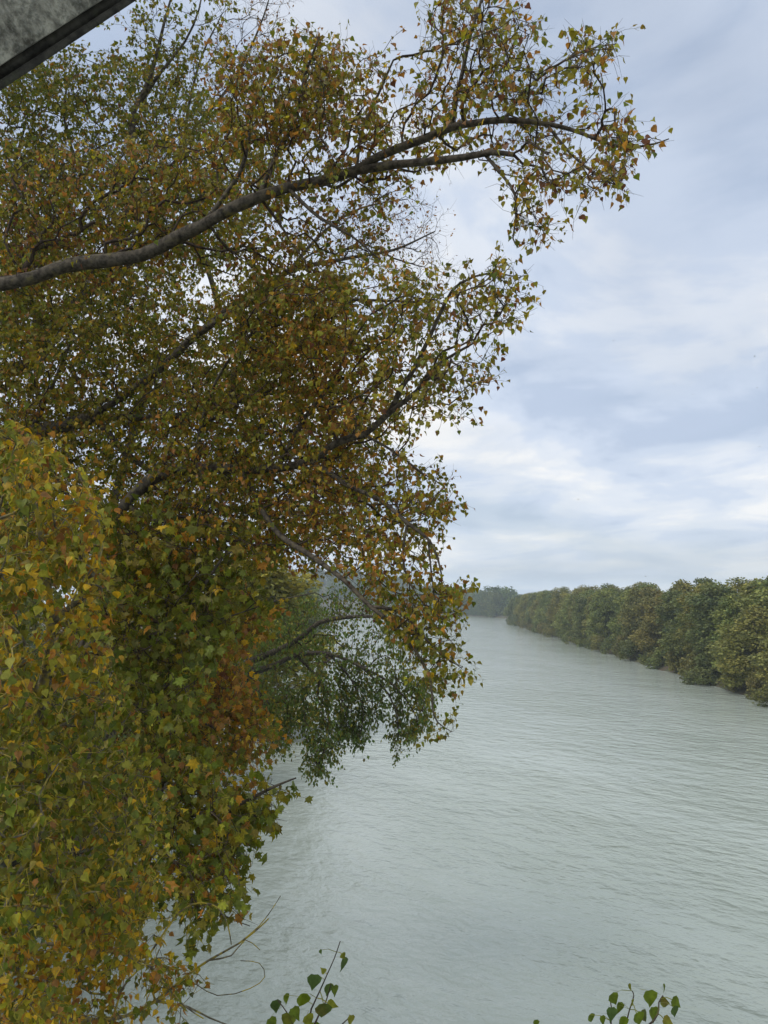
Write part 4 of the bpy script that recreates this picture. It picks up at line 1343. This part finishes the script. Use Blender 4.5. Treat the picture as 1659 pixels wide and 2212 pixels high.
# left bank trees between the alder and the bend
lb = [("bank_tree", 58, -10.5, 1.06, 2.0, (1.6, 1.4, 0.6), "broad yellow-olive tree on the left bank just beyond the drooping dark green tree"),
      ("bank_tree", 40, -13.5, 0.95, 1.5, (1.6, 1.1, 0.7), "rusty olive tree on the left bank behind the orange maple"),
      ("bank_tree", 88, -13.0, 1.1, 1.5, (1.2, 1.25, 0.85), "mid green tree on the left bank, third beyond the drooping dark green tree"),
      ("bank_tree", 130, -16.0, 1.15, 1.5, (1.1, 1.15, 0.9), "rounded green tree further up the left bank, half hidden by hanging poplar shoots"),
      ("bank_tree", 185, -19.0, 1.15, 1.5, (1.0, 1.1, 0.95), "distant green tree on the left bank before the hill")]
for nm, yy, xx, hs, ws, tnt, lab in lb:
    place_tree(nm, near_protos[int(R.integers(6))], (xx, yy, 0.8), R.uniform(0, 6.28), (ws, ws, hs), tnt, lab, group="trees further along the left bank")

# bushes on the left bank behind the near trees
bp = [proto(7.5, 3.6, 9000, 0.17, 'round', 81 + i, 40, 0.04) for i in range(3)]
for i, (xx, yy, hs, tnt, lab) in enumerate([
        (-12.5, 19.0, 1.0, (0.75, 1.0, 0.7), "dark green thicket on the left bank directly behind the plane tree"),
        (-13.5, 29.5, 1.05, (0.95, 1.05, 0.7), "leafy green thicket on the left bank behind the maple"),
        (-11.8, 13.0, 0.9, (0.7, 0.95, 0.65), "shaded dark thicket deepest under the poplars at the left edge"),
        (-15.5, 23.0, 1.35, (1.0, 1.05, 0.65), "tall olive thicket up the left bank behind the poplar trunks"),
        (-15.0, 15.0, 1.5, (0.9, 1.0, 0.7), "tall green thicket at the left edge behind the yellow poplar")]):
    place_tree("thicket", bp[i % 3], (xx, yy, 0.9), R.uniform(0, 6.28), (1.05, 1.05, hs), tnt, lab, "bush", "thickets on the left bank")


# ------------------------------------------------------------------ young poplars rising in front of the camera at the bottom edge
def sapling(base, stems, leaves, depth, label):
    r = empty("poplar_sapling", base)
    tag(r, label, "sapling", "young poplar tops at the bottom edge")
    tb = Tubes()
    first = [np.array(base, float)] + [np.array(base, float) * (1 - s) + at(*stems[0][0], depth) * s + np.array((0.05 * math.sin(s * 9), 0.05 * math.cos(s * 7), 0)) for s in (0.25, 0.5, 0.75)]
    pts = catmull(np.vstack((first, [at(*p, depth) for p in stems[0]])), 0.15)
    tb.add(pts, 0.0018 + 0.028 * np.linspace(1, 0, len(pts)) ** 1.7, 7)
    tb.build("trunk", TWIG, r)
    allp = [catmull(np.array([at(*p, depth) for p in stems[0]]), 0.02)]
    for st in stems[1:]:
        q = catmull(np.array([at(*p, depth + dd) for p, dd in zip(st, np.linspace(0, 0.06, len(st)))]), 0.02)
        t2_ = Tubes()
        t2_.add(q, np.linspace(0.0042, 0.0018, len(q)), 6)
        t2_.build("branch", TWIG, r)
        allp.append(q)
    nodes = np.vstack(allp)
    for (px, py, szp, tip, roll, ci) in leaves:
        c = at(px, py, depth + rng.uniform(-0.07, 0.07))
        s = szp / FPX * depth * 0.76
        a = math.radians(tip)
        dirp = np.array((math.cos(a), 0.0, math.sin(a)))
        bax = norm(dirp + np.array((0, rng.uniform(-0.25, 0.25), 0)))
        basep = c - bax * s * 0.5
        j = int(np.argmin(((nodes - basep) ** 2).sum(1)))
        foot = nodes[j]
        pv = basep - foot
        ln = np.linalg.norm(pv)
        rr = math.radians(roll)
        nr = norm(np.array((0, -1.0, 0.35)) * math.cos(rr) + np.array((1.0, 0, 0)) * math.sin(rr))
        col = np.array(((0.075, 0.13, 0.03), (0.13, 0.19, 0.014), (0.20, 0.22, 0.02), YG)[ci])
        V, F, T = leaf_geometry(foot[None], norm(pv)[None], np.array((ln,)), bax[None], nr[None], np.array((s,)), col[None] * rng.uniform(0.9, 1.15), 'poplar')
        mesh_np("leaf", V, F, LEAF, r, T)
    return r


sapling((-0.3, 2.9, 1.2),
        [[(662, 2330), (669, 2200), (677, 2170), (691, 2140), (707, 2104), (723, 2068), (735, 2033)],
         [(669, 2235), (690, 2190), (705, 2160), (715, 2125)], [(664, 2300), (640, 2230), (622, 2190), (600, 2160)], [(666, 2280), (720, 2230), (752, 2200)]],
        [(596, 2176, 38, -80, 20, 0), (618, 2160, 28, -70, 60, 1), (652, 2164, 50, -100, 25, 1), (640, 2192, 42, -60, 10, 1), (677, 2124, 44, -95, 15, 0), (740, 2086, 40, -95, 62, 0), (708, 2140, 38, -92, 40, 0), (723, 2142, 30, -80, 50, 1),
         (720, 2171, 34, -20, 10, 2), (697, 2186, 52, -95, 15, 0), (620, 2208, 44, -110, 10, 1), (590, 2214, 40, -60, 20, 1), (757, 2206, 30, -100, 50, 2), (668, 2206, 40, -70, 20, 2), (697, 2095, 18, 130, 30, 2), (693, 2057, 14, -60, 40, 0), (742, 2066, 20, -60, 20, 2), (680, 2225, 46, -85, 10, 1)],
        2.6, "young poplar top with dark leaves and long bare tip, left of two at the bottom")
sapling((1.1, 2.8, 1.2),
        [[(1340, 2330), (1350, 2230), (1354, 2205), (1360, 2180), (1369, 2151), (1365, 2140)],
         [(1352, 2240), (1400, 2215), (1421, 2190), (1423, 2165), (1432, 2150)], [(1345, 2290), (1320, 2225), (1322, 2190), (1318, 2160)], [(1340, 2320), (1240, 2270), (1160, 2225)]],
        [(1327, 2160, 34, -60, 10, 1), (1336, 2180, 36, -100, 40, 1), (1277, 2201, 30, -70, 20, 1), (1320, 2194, 40, -95, 20, 0), (1302, 2206, 28, -80, 30, 1), (1404, 2160, 46, -80, 10, 1), (1412, 2194, 44, -95, 35, 1), (1438, 2165, 34, -10, 55, 1), (1462, 2168, 34, -40, 15, 1),
         (1457, 2187, 34, -80, 20, 0), (1445, 2208, 34, -30, 10, 2), (1434, 2136, 24, -85, 60, 1), (1361, 2134, 20, -60, 50, 2), (1380, 2203, 40, -70, 15, 1), (1392, 2198, 36, -50, 40, 0), (1157, 2212, 22, -90, 20, 1), (1365, 2168, 22, -80, 60, 2), (1345, 2212, 40, -90, 15, 1)],
        2.6, "young poplar top with bright green leaves, right of two at the bottom edge")


# ------------------------------------------------------------------ birds high in the sky
bm_, bt_, bo_ = new_mat("bird_feathers")
bpn = bt_.nodes.new("ShaderNodeBsdfPrincipled")
bpn.inputs['Base Color'].default_value = (0.05, 0.05, 0.055, 1)
bpn.inputs['Roughness'].default_value = 0.8
bt_.links.new(bpn.outputs[0], bo_.inputs[0])
bx = np.array([(-0.22, 0, 0), (-0.1, 0.04, 0.02), (-0.1, -0.04, 0.02), (-0.1, 0, -0.04), (0.1, 0.045, 0.01), (0.1, -0.045, 0.01), (0.1, 0, -0.045), (0.2, 0, 0.01)])
bfc = np.array([(0, 1, 2), (0, 3, 1), (0, 2, 3), (1, 4, 5), (1, 5, 2), (1, 3, 6), (1, 6, 4), (2, 5, 6), (2, 6, 3), (4, 7, 5), (4, 6, 7), (5, 7, 6)])
body_me = make_mesh("body", bx, bfc, bm_)
wing_mes = []
for sgn in (1, -1):
    wx = np.array([(0.08, 0.03 * sgn, 0.015), (-0.06, 0.03 * sgn, 0.015), (0.05, 0.22 * sgn, 0.10), (-0.07, 0.20 * sgn, 0.09), (-0.10, 0.42 * sgn, 0.05), (0.0, 0.03 * sgn, 0.03), (-0.01, 0.21 * sgn, 0.115)])
    wf = np.array([(0, 5, 6), (0, 6, 2), (5, 1, 3), (5, 3, 6), (2, 6, 4), (6, 3, 4), (0, 2, 1), (1, 2, 3), (2, 4, 3)])
    wing_mes.append(make_mesh("wing", wx, wf, bm_))
BIRD_LABELS = ["lone dark bird in the pale sky nearest the poplar's middle limb", "small bird just above another, mid sky at the right", "small bird just below another, mid sky at the right",
               "tiny bird close to the right frame edge, lower of two above the cloud break", "tiny bird close to the right frame edge, highest of the flock", "bird near the right frame edge beside the bright cloud",
               "tiny bird low over the grey cloud band, right of the hanging shoots", "lowest bird, just above the right bank tree tops"]
for (px_, py_), lab in zip([(1325, 736), (1456, 830), (1496, 852), (1635, 838), (1630, 770), (1640, 965), (1249, 1079), (1394, 1245)], BIRD_LABELS):
    d_ = R.uniform(170, 230)
    r = empty("bird", at(px_, py_, d_))
    r.rotation_euler = (R.uniform(-0.5, 0.5), R.uniform(-0.2, 0.2), R.uniform(0, 6.28))
    tag(r, lab, "bird", "birds flying over the river")
    for me, nm in ((body_me, "body"), (wing_mes[0], "wing"), (wing_mes[1], "wing")):
        o = bpy.data.objects.new(nm, me); o.parent = r; C.objects.link(o)

# ------------------------------------------------------------------ haze
hm, ht, ho = new_mat("haze_air")
pv = ht.nodes.new("ShaderNodeVolumePrincipled")
pv.inputs['Color'].default_value = (0.80, 0.90, 1.0, 1)
pv.inputs['Density'].default_value = 0.0004
ht.links.new(pv.outputs[0], ho.inputs['Volume'])
x0, x1, y0, y1, z0, z1 = -1600, 1600, -400, 2600, -8, 75
hv = np.array([(x, y, z) for z in (z0, z1) for x, y in ((x0, y0), (x1, y0), (x1, y1), (x0, y1))], float)
tag(mesh_np("haze", hv, np.array([(0, 1, 5, 4), (1, 2, 6, 5), (2, 3, 7, 6), (3, 0, 4, 7), (4, 5, 6, 7), (3, 2, 1, 0)]), hm), kind='stuff')
